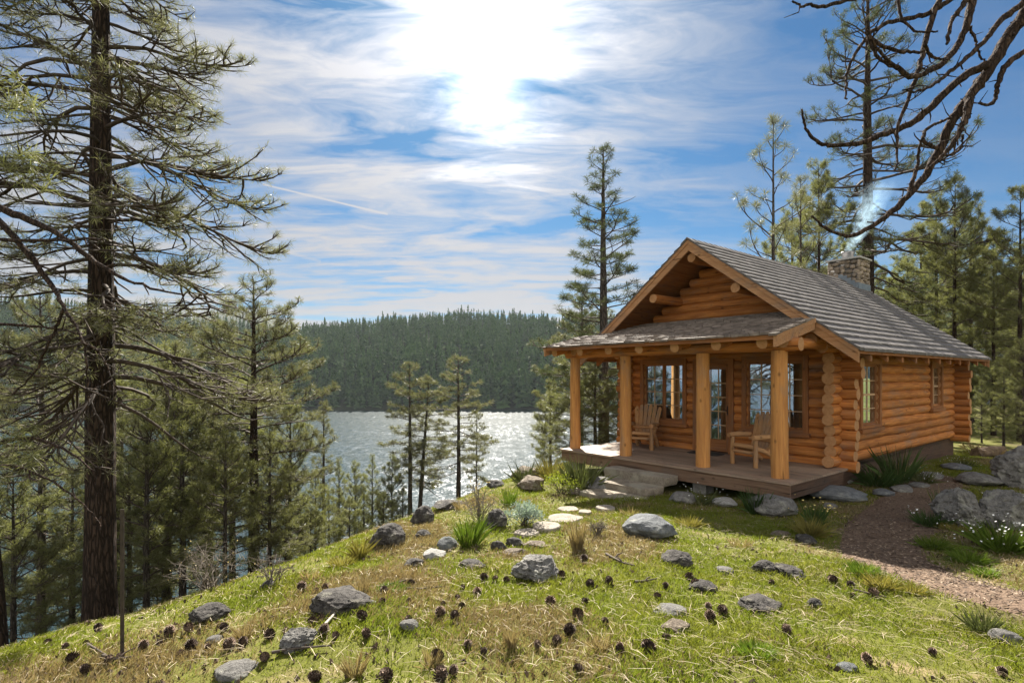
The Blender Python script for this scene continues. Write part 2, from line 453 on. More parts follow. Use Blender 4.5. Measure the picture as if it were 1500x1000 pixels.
g = sheet(np.linspace(-1400, 1400, 200), np.linspace(-250, 1500, 150), hill_z)
tag(g.build('hills', M_hill, smooth=True), kind='structure')
def hill2(x, y):
    return -30 + 205 * np.exp(-((x + 760) / 330) ** 2 - ((y - 1500) / 260) ** 2) + 175 * np.exp(-((x - 1250) / 420) ** 2 - ((y - 1500) / 260) ** 2) + 12 * (fbm(x / 60, y / 60, 71) - .5)
g = sheet(np.linspace(-2000, 2400, 120), np.linspace(1100, 2000, 50), hill2)
tag(g.build('hills', mat_simple('distant_forest', (.018, .03, .015), (.04, .055, .025), .04, .95, .3), smooth=True), kind='structure')

# the far forest: one mass of thousands of conifers
def conifer_template(seed, n=44):
    r = np.random.default_rng(seed)
    h = r.uniform(.06, .97, n) ** .85
    a = r.uniform(0, 2 * math.pi, n)
    rad = .17 * (1.04 - h) ** .8 * r.uniform(.65, 1.15, n)
    w = rad * r.uniform(.5, .8, n) + .012
    d = np.stack([np.cos(a), np.sin(a), 0 * a], -1); p = np.stack([-np.sin(a), np.cos(a), 0 * a], -1)
    z = np.array((0, 0, 1.0))
    top = d * rad[:, None] * .05 + z * (h + .045)[:, None]
    l = d * rad[:, None] + p * w[:, None] + z * (h - .05 * r.uniform(.4, 1.6, n))[:, None]
    rr = d * rad[:, None] - p * w[:, None] + z * (h - .05 * r.uniform(.4, 1.6, n))[:, None]
    V = np.stack([top, l, rr], 1).reshape(-1, 3)
    T = [(.012, 0, 0), (-.006, .01, 0), (-.006, -.01, 0), (0, 0, .95)]
    V = np.vstack([V, T])
    f = np.arange(3 * n).reshape(-1, 3)
    b = 3 * n
    return V, np.vstack([f, [(b, b + 1, b + 3), (b + 1, b + 2, b + 3), (b + 2, b, b + 3)]])
TPL = [conifer_template(s) for s in range(8)]
g = Geo()
N = 36000
fx = rng.uniform(-900, 700, N); fy = rng.uniform(60, 720, N)
sh = 402 + 10 * (vnoise(fx / 130, fx * 0 + 1.5, 21) - .5) - np.clip(-fx - 330, 0, 300) * 1.05 - np.clip(fx - 300, 0, 700) * .75
dd = fy - sh
fx[-2600:] = rng.uniform(-700, 500, 2600); fy[-2600:] = 402 - np.clip(-fx[-2600:] - 330, 0, 300) * 1.05 - np.clip(fx[-2600:] - 300, 0, 700) * .75 + rng.uniform(-3, 16, 2600); dd = fy - (402 + 10 * (vnoise(fx / 130, fx * 0 + 1.5, 21) - .5) - np.clip(-fx - 330, 0, 300) * 1.05 - np.clip(fx - 300, 0, 700) * .75)
vis = (dd > .5) & (dd < 262) & (np.abs(fx / np.maximum(fy, 1)) < 2.2)
fx, fy, dd = fx[vis], fy[vis], dd[vis]
fz = hill_z(fx, fy)
fh = rng.uniform(6.5, 15.5, len(fx)) * (.8 + .5 * vnoise(fx / 40, fy / 40, 77)) * np.where(dd < 60, 1.6, 1.1)
fh[rng.random(len(fx)) < .06] *= 1.25
for k in range(8):
    sel = np.arange(len(fx)) % 8 == k
    V, fc = TPL[k]
    P = np.stack([fx[sel], fy[sel], fz[sel]], -1); H = fh[sel]
    wd = H * rng.uniform(.75, 1.15, len(H))
    S = np.stack([wd, wd, H], -1)
    VV = (V[None] * S[:, None, :] + P[:, None, :])
    FF = fc[None] + (np.arange(len(P)) * len(V))[:, None, None]
    g.add(VV.reshape(-1, 3), FF.reshape(-1, 3))
M_far = mat_leaf('far_conifers', (.024, .052, .020), (.070, .112, .038), .15, .85, .04)
tag(g.build('far_forest', M_far), 'dense evergreen forest covering the hillside across the lake', 'forest', kind='stuff')
# ------------------------------------------------------------------ the log cabin, built in its own axes: u along the front, v to the back
P0 = np.array((4.64, 9.18)); EU = np.array((.6224, -.7827)); EV = np.array((.7827, .6224))
CROT = math.atan2(EU[1], EU[0]); ZB = -2.15; OFF = (0, 0, -ZB)
def cw(u, v): p = P0 + u * EU + v * EV; return float(p[0]), float(p[1])
LOG_B, LOG_D = (.58, .238, .062), (.29, .10, .026)
WU = mat_wood('log_wood_along_front', 0, LOG_B, LOG_D, vary=.5); WV = mat_wood('log_wood_along_side', 1, LOG_B, LOG_D, vary=.5)
WZ = mat_wood('log_wood_upright', 2, (.57, .275, .082), (.36, .155, .046))
WT_U = mat_wood('trim_wood_along_front', 0, (.36, .155, .055), (.22, .085, .03), vary=.15)
WT_V = mat_wood('trim_wood_along_side', 1, (.36, .155, .055), (.22, .085, .03), vary=.15)
WT_Z = mat_wood('trim_wood_upright', 2, (.36, .155, .055), (.22, .085, .03), vary=.15)
W_END = mat_simple('cut_log_end', (.34, .16, .06), (.46, .25, .11), 14, .7, .2)
W_FASC = mat_wood('fascia_wood', 0, (.46, .255, .125), (.33, .165, .075), vary=.2)
W_DECK = mat_wood('deck_boards', 0, (.36, .265, .19), (.22, .15, .105), vary=.35, rough=.65)
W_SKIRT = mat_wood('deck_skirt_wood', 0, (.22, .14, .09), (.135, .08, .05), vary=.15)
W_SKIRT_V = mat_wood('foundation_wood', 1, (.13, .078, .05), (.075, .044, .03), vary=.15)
M_SHING = mat_simple('weathered_shingles', (.085, .075, .07), (.165, .148, .14), 6, .75, .5, isl=.42)
M_SHING2 = mat_simple('brown_shingles', (.10, .078, .062), (.24, .195, .16), 6, .75, .5, isl=.55)
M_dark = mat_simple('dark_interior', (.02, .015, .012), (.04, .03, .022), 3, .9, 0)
M_conc = mat_simple('concrete_pier', (.16, .15, .14), (.28, .27, .25), 9, .9, .3)
M_metal = mat_simple('galvanised_flue', (.22, .22, .23), (.36, .36, .37), 5, .45, .1, metal=.7)
def mat_glass():
    t = NT('window_glass')
    tr = t.n('ShaderNodeBsdfTransparent', i_Color=(.72, .78, .78))
    wob = t.bump(t.noise(t.coord('Object'), 2.5, 2), .03, .02)
    gl = t.n('ShaderNodeBsdfGlossy', i_Color=(.66, .79, .93), i_Roughness=.01, i_Normal=wob)
    fr = t.n('ShaderNodeFresnel', i_IOR=1.5)
    m = t.n('ShaderNodeMixShader', i_Fac=t.math('ADD', t.math('MULTIPLY', fr.outputs[0], .5), .58, clamp=True))
    t.t.links.new(tr.outputs[0], m.inputs[1]); t.t.links.new(gl.outputs[0], m.inputs[2])
    return t.done(m.outputs[0])
M_glass = mat_glass()
M_munt = mat_wood('muntin_wood', 2, (.62, .42, .25), (.45, .28, .15), vary=.1)
UC, UR, UL, VF, VB = -2.745, -.2, -5.29, 2.45, 10.3
PITCH, LR = .2, .113
cabin = tag(empty('log_cabin', (*P0, ZB), CROT), 'honey coloured log cabin with covered porch and grey shingle roof above the lake', 'cabin')
lr = np.random.default_rng(5)
def log(g, axis, pos, z, a0, a1, r=LR, sides=14, jit=1.0, mat=0, capmat=1, ends=(0, 0)):
    n = max(3, int(abs(a1 - a0) / .3) + 1)
    a = np.linspace(a0, a1, n)
    p = np.zeros((n, 3)); p[:, axis] = a; p[:, 1 - axis] = pos; p[:, 2] = z
    p[:, 2] += lr.normal(0, .004 * jit, n); p[:, 1 - axis] += lr.normal(0, .004 * jit, n)
    taper = lr.uniform(-.035, .035) * np.linspace(-1, 1, n)
    rr = r * (1 + taper[:, None] + lr.normal(0, .026 * jit, (n, sides)))
    rr[0] *= .985; rr[-1] *= .985
    g.tube(p, rr, sides, True, mat, capmat)
def cut(a0, a1, z, holes):
    seg = [(a0, a1)]
    for h0, h1, z0, z1 in holes:
        if z0 - .06 < z < z1 + .06:
            new = []
            for s0, s1 in seg:
                if h1 <= s0 or h0 >= s1: new.append((s0, s1)); continue
                if h0 > s0 + .05: new.append((s0, h0))
                if h1 < s1 - .05: new.append((h1, s1))
            seg = new
    return seg
WIN_F = [(-4.88, -3.60, -1.16, .36), (-2.07, -.75, -1.16, .36)]
DOOR = (-3.30, -2.38, -1.79, .34)
WIN_S = [(3.30, 4.36, -1.08, .30), (8.02, 8.92, -.83, .30)]
HF = [WIN_F[0], WIN_F[1], (DOOR[0], DOOR[1], -2, DOOR[3])]
inset = lambda h: [(a + .07, b - .07, c + .03, d_ - .03) for a, b, c, d_ in h]
# walls
g = Geo()
for k in range(13):
    z = -1.76 + PITCH * k
    for a0, a1 in cut(UL - .42 - lr.uniform(0, .08), UR + .31 + lr.uniform(0, .07) + (.12 if k in (9, 10) else 0) - (.32 if k > 11 else 0), z, inset(HF)): log(g, 0, VF, z, a0, a1)
g.build('front_wall', [WU, W_END], cabin, True, OFF)
g = Geo()
for k in range(13, 25):
    z = -1.76 + PITCH * k
    hw = (2.80 - z) / .75
    if hw > .25: log(g, 0, VF + .02, z, UC - hw, UC + hw)
g.build('gable_wall', [WU, W_END], cabin, True, OFF)
for side, holes in ((UR, WIN_S), (UL, [])):
    g = Geo()
    for k in range(14):
        z = -1.66 + PITCH * k
        f0 = VF - .36 - lr.uniform(0, .10) - (.28 if k in (11, 12) else 0)
        for a0, a1 in cut(f0, VB + .38, z, inset(holes)): log(g, 1, side, z, a0, a1)
    g.build('side_wall', [WV, W_END], cabin, True, OFF)
g = Geo()
for k in range(24):
    z = -1.76 + PITCH * k
    hw = min(2.545 + .1, (2.80 - z) / .75)
    if k < 12: hw = 2.545 + .40 + lr.uniform(0, .08)
    if hw > .2: log(g, 0, VB, z, UC - hw, UC + hw)
g.build('rear_wall', [WU, W_END], cabin, True, OFF)
# floor and dark inside
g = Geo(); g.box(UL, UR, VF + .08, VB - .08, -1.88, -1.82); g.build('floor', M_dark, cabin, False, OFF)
# foundation boards
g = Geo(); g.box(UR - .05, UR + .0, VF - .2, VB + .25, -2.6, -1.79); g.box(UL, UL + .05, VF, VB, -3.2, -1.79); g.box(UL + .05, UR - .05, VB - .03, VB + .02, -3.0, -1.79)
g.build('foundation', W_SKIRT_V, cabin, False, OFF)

# windows and door; fn maps (a, z, n) -> (u, v, z), n outwards
fF = lambda a, n, z: (a, VF - .112 - n, z)
fS = lambda a, n, z: (UR + .112 + n, a, z)
def rect_frame(g, a0, a1, z0, z1, wd, n0, n1, fn, mz=0, mh=1, wt=None, wb=None):
    wt = wd if wt is None else wt; wb = wd if wb is None else wb
    g.box(a0, a0 + wd, n0, n1, z0, z1, mz, fn); g.box(a1 - wd, a1, n0, n1, z0, z1, mz, fn)
    g.box(a0 + wd, a1 - wd, n0, n1 - .002, z1 - wt, z1, mh, fn)
    if wb: g.box(a0 + wd, a1 - wd, n0, n1 - .002, z0, z0 + wb, mh, fn)
def window(a0, a1, z0, z1, fn, MH, sashes, cols, rows, meet=False):
    g = Geo()
    rect_frame(g, a0 - .05, a1 + .05, z0 - .02, z1 + .06, .10, -.13, .035, fn, 0, 1, .13, .06)
    wdw = g.build('window', [WT_Z, MH], cabin, False, OFF)
    g = Geo(); g.box(a0 - .09, a1 + .09, -.05, .075, z0 - .10, z0 - .022, 0, fn); g.build('sill', MH, wdw, False, OFF)
    b0, b1, c0, c1 = a0 + .05, a1 - .05, z0 + .04, z1 - .07
    w_ = (b1 - b0) / sashes
    for s in range(sashes):
        s0, s1 = b0 + s * w_ + .003, b0 + (s + 1) * w_ - .003
        g = Geo(); rect_frame(g, s0, s1, c0, c1, .042, -.09, -.045, fn)
        gm = Geo()
        i0, i1, j0, j1 = s0 + .042, s1 - .042, c0 + .042, c1 - .042
        for i in range(1, cols):
            a = i0 + (i1 - i0) * i / cols; gm.box(a - .009, a + .009, -.08, -.05, j0, j1, 0, fn)
        for j in range(1, rows):
            z = j0 + (j1 - j0) * j / rows; hh = .022 if meet and j == rows // 2 else .009
            gm.box(i0, i1, -.082, -.053, z - hh, z + hh, 0, fn)
        sash = g.build('sash', [WT_Z, MH], wdw, False, OFF); gm.build('muntins', M_munt, wdw, False, OFF)
        g = Geo(); g.box(i0 - .004, i1 + .004, -.071, -.066, j0 - .004, j1 + .004, 0, fn); g.build('pane', M_glass, wdw, False, OFF)
    return wdw
for h in WIN_F: window(*h, fF, WT_U, 2, 2, 4)
for h in WIN_S: window(*h, fS, WT_V, 1, 2, 4, True)
M_curt = mat_simple('linen_curtain', (.60, .56, .48), (.78, .74, .66), 5, .9, .1)
def curtain(a0, a1, z0, z1, n, fn, wdw, folds):
    g = Geo(); m = folds * 8
    a = np.linspace(a0, a1, m); w_ = n + .022 * np.sin(np.linspace(0, folds * 2 * math.pi, m))
    V = [fn(x, y, z0) for x, y in zip(a, w_)] + [fn(x, y, z1) for x, y in zip(a, w_)]
    i = np.arange(m - 1); g.add(V, np.stack([i, i + 1, i + m + 1, i + m], -1))
    return g.build('curtain', M_curt, wdw, True, OFF)
# door
g = Geo(); d0, d1, dz0, dz1 = DOOR
rect_frame(g, d0 - .06, d1 + .06, dz0 + .002, dz1 + .05, .12, -.13, .035, fF, 0, 1, .13, 0)
door = g.build('door', [WT_Z, WT_U], cabin, False, OFF)
g = Geo(); l0, l1, m0, m1 = d0 + .065, d1 - .065, dz0 + .03, dz1 - .085
rect_frame(g, l0, l1, m0, m1, .10, -.10, -.05, fF, 0, 1, .11, .28)
i0, i1, j0, j1 = l0 + .10, l1 - .10, m0 + .28, m1 - .11
g.build('door_leaf', [WT_Z, WT_U], door, False, OFF); g = Geo()
for i in range(1, 3): a = i0 + (i1 - i0) * i / 3; g.box(a - .008, a + .008, -.09, -.06, j0, j1, 0, fF)
for j in range(1, 5): z = j0 + (j1 - j0) * j / 5; g.box(i0, i1, -.092, -.062, z - .009, z + .009, 0, fF)
g.build('muntins', M_munt, door, False, OFF)
g = Geo(); g.box(i0 - .004, i1 + .004, -.079, -.074, j0 - .004, j1 + .004, 0, fF); g.build('pane', M_glass, door, False, OFF)
g = Geo(); g.tube([fF(l1 - .05, -.05, -.80), fF(l1 - .05, .0, -.80)], .012, 8); g.tube([fF(l1 - .05, -.002, -.80), fF(l1 - .14, .004, -.80)], [.011, .008], 8); g.box(l1 - .07, l1 - .03, -.05, -.044, -.9, -.7, 0, fF)
g.build('handle', mat_simple('black_iron', (.02, .02, .02), (.04, .04, .04), 9, .5, .1, metal=.5), door, True, OFF)
curtain(i0 - .02, i1 + .02, m0 + .1, m1, -.135, fF, door, 7)
for h in WIN_F:
    wd_ = [c for c in cabin.children if c.name.startswith('window')][WIN_F.index(h)]
    curtain(h[0] + .02, h[0] + .22, h[2], h[3], -.26, fF, wd_, 3)
wd_ = [c for c in cabin.children if c.name.startswith('window')]
for q, h in enumerate(WIN_S): curtain(h[0] + .03, h[0] + .45, h[2], h[3], -.22, fS, wd_[2 + q], 4)

# main roof: slope .75, ridge along v
RZ, SL = 2.985, .75
VR0, VR1, HWE = 1.2, 10.5, 3.36
roof = Geo()
for s in (1, -1):
    e = UC + s * HWE
    zt = lambda x: RZ - SL * abs(x - UC)
    # boards of the roof deck
    nb = 22
    for i in range(nb):
        a = UC + s * HWE * i / nb; b = UC + s * (HWE * (i + 1) / nb - .004)
        roof.hexa([(a, VR0 + .05, zt(a) - .055), (b, VR0 + .05, zt(b) - .055), (b, VR1 - .05, zt(b) - .055), (a, VR1 - .05, zt(a) - .055),
                   (a, VR0 + .05, zt(a)), (b, VR0 + .05, zt(b)), (b, VR1 - .05, zt(b)), (a, VR1 - .05, zt(a))])
main_roof = roof.build('main_roof', WT_V, cabin, False, OFF)
def shingle(g, a, b, v0, v1, zt, j, course_dir):
    pass
g = Geo()
NC = 20
sr = np.random.default_rng(8)
for s in (1, -1):
    for c in range(NC):
        # butt edge of the course at distance q1 from the ridge, head at q0; the butt rides on the course below
        q1 = (HWE + .04) * (c + 1) / NC; q0 = q1 - HWE / NC * 1.25
        if q0 < 0: q0 = 0
        v = VR0 - .04
        while v < VR1 + .04:
            wv_ = sr.uniform(.11, .26); v1 = min(v + wv_, VR1 + .04)
            jq = sr.uniform(-.005, .005); th = sr.uniform(.044, .052)
            a, b = UC + s * q0, UC + s * (q1 + jq)
            za, zb_ = RZ - SL * q0 + .008, RZ - SL * (q1 + jq) + .042 + sr.uniform(-.003, .004)
            g.hexa([(a, v, za - .004), (b, v, zb_ - th), (b, v1 - .006, zb_ - th), (a, v1 - .006, za - .004),
                    (a, v, za + .006), (b, v, zb_ + .008), (b, v1 - .006, zb_ + .008), (a, v1 - .006, za + .006)])
            v = v1
v = VR0 - .05                                              # ridge caps
while v < VR1:
    v1 = v + .22
    for s in (1, -1):
        g.hexa([(UC, v, RZ + .012), (UC + s * .15, v, RZ - SL * .15 + .03), (UC + s * .15, v1 + .05, RZ - SL * .15 + .018), (UC, v1 + .05, RZ + .0),
                (UC, v, RZ + .05), (UC + s * .15, v, RZ - SL * .15 + .052), (UC + s * .15, v1 + .05, RZ - SL * .15 + .036), (UC, v1 + .05, RZ + .034)])
    v = v1
g.build('shingles', M_SHING, main_roof, False, OFF)
def slope_board(g, u0, z0, u1, z1, v0, v1, h, mat=0):
    """a board lying along a slope in the u-z plane, top edge from (u0,z0) to (u1,z1), h deep"""
    g.hexa([(u0, v0, z0 - h), (u1, v0, z1 - h), (u1, v1, z1 - h), (u0, v1, z0 - h), (u0, v0, z0), (u1, v0, z1), (u1, v1, z1), (u0, v1, z0)], mat)
for v0, v1 in ((VR0, VR0 + .045), (VR1 - .045, VR1)):
    for s in (1, -1):
        g = Geo()
        slope_board(g, UC + s * .001, RZ - .004, UC + s * (HWE - .005), RZ - SL * HWE - .004, v0, v1, .235)
        out = (v0 - .022, v0 - .001) if v0 < 5 else (v1 + .001, v1 + .022)
        slope_board(g, UC + s * .001, RZ - .002, UC + s * HWE, RZ - SL * HWE - .002, out[0], out[1], .085)
        g.build('fascia', W_FASC, main_roof, False, OFF)
for s in (1, -1):
    g = Geo(); e = UC + s * HWE
    g.box(min(e, e - s * .04), max(e, e - s * .04), VR0 + .047, VR1 - .047, RZ - SL * HWE - .085, RZ - SL * HWE + .012)
    g.build('fascia', WT_V, main_roof, False, OFF)
    for k in range(11):
        v = 1.9 + (VR1 - .25 - 1.9) * k / 10
        g = Geo(); a, b = UC + s * 2.45, UC + s * (HWE - .043)
        zc = lambda x: RZ - SL * abs(x - UC) - .056
        g.hexa([(a, v - .05, zc(a) - .19), (b, v - .05, zc(b) - .18), (b, v + .05, zc(b) - .18), (a, v + .05, zc(a) - .15),
                (a, v - .05, zc(a)), (b, v - .05, zc(b)), (b, v + .05, zc(b)), (a, v + .05, zc(a))])
        g.build('rafter_tail', WT_U, main_roof, False, OFF)
# purlins and plate logs under the gable
for u, z, v0, r in ((UC, 2.60, 1.32, .105), (UC - 1.03, 1.815, 1.32, .105), (UC + 1.03, 1.815, 1.32, .105), (UR - .03, .66, 1.34, .115), (UL + .03, .66, 1.34, .115)):
    g = Geo(); log(g, 1, u, z, v0, VB + .2, r); g.build('purlin', [WV, W_END], cabin, True, OFF)

# porch roof: shallow shed from the front eave up under the gable
SZ0, SV0, SSL = .675, -.3, .25
SU0, SU1 = -5.80, -.08
zs = lambda v: SZ0 + SSL * (v - SV0)
def urange(v):
    if v < 1.14: return SU0, SU1
    hw = (RZ - .10 - zs(v)) / SL
    return max(SU0, UC - hw), min(SU1, UC + hw)
g = Geo()
vv = np.linspace(SV0 + .02, VF - .1, 18)
for v0, v1 in zip(vv[:-1], vv[1:]):
    a, b = urange(v1); v1 -= .004
    g.hexa([(a, v0, zs(v0) - .045), (b, v0, zs(v0) - .045), (b, v1, zs(v1) - .045), (a, v1, zs(v1) - .045), (a, v0, zs(v0)), (b, v0, zs(v0)), (b, v1, zs(v1)), (a, v1, zs(v1))])
porch_roof = g.build('porch_roof', WT_U, cabin, False, OFF)
g = Geo()
PC = 15
Lq = (VF - .1 - SV0)
for c in range(PC):
    v0 = SV0 - .05 + Lq * c / PC; v1 = min(v0 + Lq / PC * 1.3, VF - .1)
    a0, a1 = urange(v0 + .2); u = a0 - (.03 if v0 < 1.1 else 0); a1 += .03 if v0 < 1.1 else 0
    while u < a1:
        u1 = min(u + sr.uniform(.10, .24), a1); j = sr.uniform(-.016, .016); th = sr.uniform(.026, .038)
        z0, z1 = zs(v0 + j) + .036 + sr.uniform(-.003, .008), zs(v1) + .008
        g.hexa([(u, v0 + j, z0 - th), (u1 - .007, v0 + j, z0 - th), (u1 - .007, v1, z1 - .004), (u, v1, z1 - .004),
                (u, v0 + j, z0 + .008), (u1 - .007, v0 + j, z0 + .008), (u1 - .007, v1, z1 + .006), (u, v1, z1 + .006)])
        u = u1
g.build('shingles', M_SHING2, porch_roof, False, OFF)
g = Geo(); g.box(SU0 + .05, SU1 - .05, SV0, SV0 + .02, SZ0 - .075, SZ0 + .004); g.build('fascia', WT_U, porch_roof, False, OFF)
for u0, u1, o0, o1 in ((SU1 - .045, SU1, SU1 + .001, SU1 + .02), (SU0, SU0 + .045, SU0 - .02, SU0 - .001)):
    g = Geo()
    for (a, b, h) in ((u0, u1, .20), (o0, o1, .075)):
        va, vb = SV0 - .015, 1.15
        g.hexa([(a, va, zs(va) - h), (b, va, zs(va) - h), (b, vb, zs(vb) - h), (a, vb, zs(vb) - h), (a, va, zs(va) + .003), (b, va, zs(va) + .003), (b, vb, zs(vb) + .003), (a, vb, zs(vb) + .003)])
    g.build('fascia', W_FASC, porch_roof, False, OFF)
for k in range(7):
    u = -.38 - .868 * k
    g = Geo(); v = np.linspace(-.16 - lr.uniform(0, .05), VF - .12 if 0 < k < 6 else 1.25, 7)
    g.tube(np.stack([np.full(7, u), v, zs(v) - .05 - .1], -1), .100 * (1 + lr.normal(0, .02, (7, 12))), 12, True, 0, 1)
    g.build('rafter', [WV, W_END], porch_roof, True, OFF)
g = Geo(); log(g, 0, .33, .545, -5.62, .04, .118); g.build('porch_beam', [WU, W_END], cabin, True, OFF)
for u in (-.10, -5.40):
    g = Geo(); log(g, 1, u - (.12 if u > -1 else -.12), .58, .2, VF - .13, .10); g.build('porch_beam', [WV, W_END], cabin, True, OFF)
for u, r in ((-.33, .140), (-1.83, .134), (-3.77, .128), (-5.36, .124)):
    g = Geo(); n = 9; z = np.linspace(-1.788, .44, n)
    p = np.stack([u + lr.normal(0, .003, n), .33 + lr.normal(0, .003, n), z], -1)
    g.tube(p, r * (np.linspace(1.05, .95, n)[:, None] + lr.normal(0, .012, (n, 16))), 16, True, 0, 1)
    g.build('porch_post', [WZ, W_END], cabin, True, OFF)
# porch floor
g = Geo(); v = -.03
while v < VF - .12:
    v1 = v + .138
    cuts = [-5.53] + sorted(lr.uniform(-5, -.5, 1)) + [.03]
    for a, b in zip(cuts[:-1], cuts[1:]): g.box(a, b - .004, v, v1 - .006, -1.83, -1.79 + lr.uniform(-.0015, .0015))
    v = v1
deck = g.build('porch_deck', W_DECK, cabin, False, OFF)
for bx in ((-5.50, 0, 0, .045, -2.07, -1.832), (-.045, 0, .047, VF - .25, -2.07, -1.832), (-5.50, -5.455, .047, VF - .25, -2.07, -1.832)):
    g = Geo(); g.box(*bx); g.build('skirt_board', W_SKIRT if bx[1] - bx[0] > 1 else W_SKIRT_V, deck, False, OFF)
for u in (-.35, -1.83, -3.77, -5.3):
    g = Geo(); g.box(u - .14, u + .14, .2, .48, -3.1 if u < -3 else -2.6, -2.075); g.build('pier', M_conc, deck, False, OFF)

# chimney
g = Geo(); a0, a1, b0, b1, zt_ = -3.17, -2.29, 9.52, 10.37, 3.62
g.box(a0 + .05, a1 - .05, b0 + .05, b1 - .05, -1.8, zt_)
cr_ = np.random.default_rng(4)
M_mort = mat_simple('mortar', (.10, .095, .09), (.18, .17, .16), 20, .95, .3)
def stone_face(g, along, fixed, sgn, s0, s1, z0, z1):
    z = z0
    while z < z1 - .02:
        h = min(cr_.uniform(.09, .15), z1 - z); s = s0 + cr_.uniform(-.06, 0)
        while s < s1:
            w_ = cr_.uniform(.11, .22); c0, c1 = max(s, s0 - .02), min(s + w_, s1 + .02)
            if c1 - c0 > .04:
                cx, cz, rx, rz = (c0 + c1) / 2, z + h / 2 + cr_.uniform(-.03, .03), (c1 - c0) / 2 * 1.08, h / 2 * cr_.uniform(1.0, 1.25)
                t_ = np.linspace(0, 2 * math.pi, 11)[:-1]; wob = cr_.uniform(.85, 1.1, 10)
                sq = lambda q: np.sign(q) * np.abs(q) ** .92
                rings = []
                for f, dp in ((1.0, 0), (.95, .035), (.7, .062), (.0, .07)):
                    aa = cx + sq(np.cos(t_)) * rx * f * wob; zz = cz + sq(np.sin(t_)) * rz * f * wob; nn = np.full(10, fixed + sgn * dp)
                    rings.append(np.stack([aa, nn, zz], -1) if along == 0 else np.stack([nn, aa, zz], -1))
                V = np.concatenate(rings); i = np.arange(10); k = (i + 1) % 10
                g.add(V, np.concatenate([np.stack([r_ * 10 + i, r_ * 10 + k, r_ * 10 + 10 + k, r_ * 10 + 10 + i], -1) for r_ in range(3)]), 1)
            s += w_
        z += h
stone_face(g, 0, b0 + .045, -1, a0, a1, 2.2, zt_ - .01); stone_face(g, 1, a1 - .045, 1, b0, b1, 2.2, zt_ - .01)
stone_face(g, 1, a0 + .045, -1, b0, b1, 2.2, zt_ - .01); stone_face(g, 0, b1 - .045, 1, a0, a1, 1.8, zt_ - .01)
chim = g.build('chimney', [M_mort, mat_simple('river_stone', (.16, .12, .085), (.34, .28, .22), 7, .85, .5, isl=.7)], cabin, True, OFF)
g = Geo(); g.box(a0 - .06, a1 + .06, b0 - .06, b1 + .06, zt_ + .002, zt_ + .05); g.build('cap', mat_simple('concrete_cap', (.36, .35, .34), (.48, .47, .46), 9, .85, .2), chim, False, OFF)
fu, fv = (a0 + a1) / 2 - .03, (b0 + b1) / 2
g = Geo(); n_ = 20
g.tube([(fu, fv, zt_ + .052), (fu, fv, zt_ + .27), (fu, fv, zt_ + .275), (fu, fv, zt_ + .32), (fu, fv, zt_ + .325)], [.165, .165, .185, .185, .16], n_)
g.build('flue_pipe', M_metal, chim, True, OFF)
g = Geo()                                                   # metal flashing stepped up the chimney's foot
for s0, s1, u in ((b0 - .09, b1, a1 + .012),):
    for k in range(6):
        q0 = s0 + (s1 - s0) * k / 6; g.box(u, u + .012 + .002 * k, q0, q0 + .17, RZ - SL * (u - UC) + .0, RZ - SL * (u - UC) + .22)
for k in range(8):
    q0 = a0 + (a1 - a0 + .02) * k / 8; q1 = q0 + .125; zz = min(RZ - SL * abs(q0 - UC), RZ - SL * abs(q1 - UC)); g.box(q0, q1, b0 - .10 - .002 * (k % 2), b0 - .088, zz - .02, zz + .24)
g.build('flashing', mat_simple('lead_flashing', (.13, .16, .19), (.22, .25, .28), 6, .5, .2, metal=.2), chim, False, OFF)
SMOKE_AT = (*cw(fu, fv), zt_ + .33)
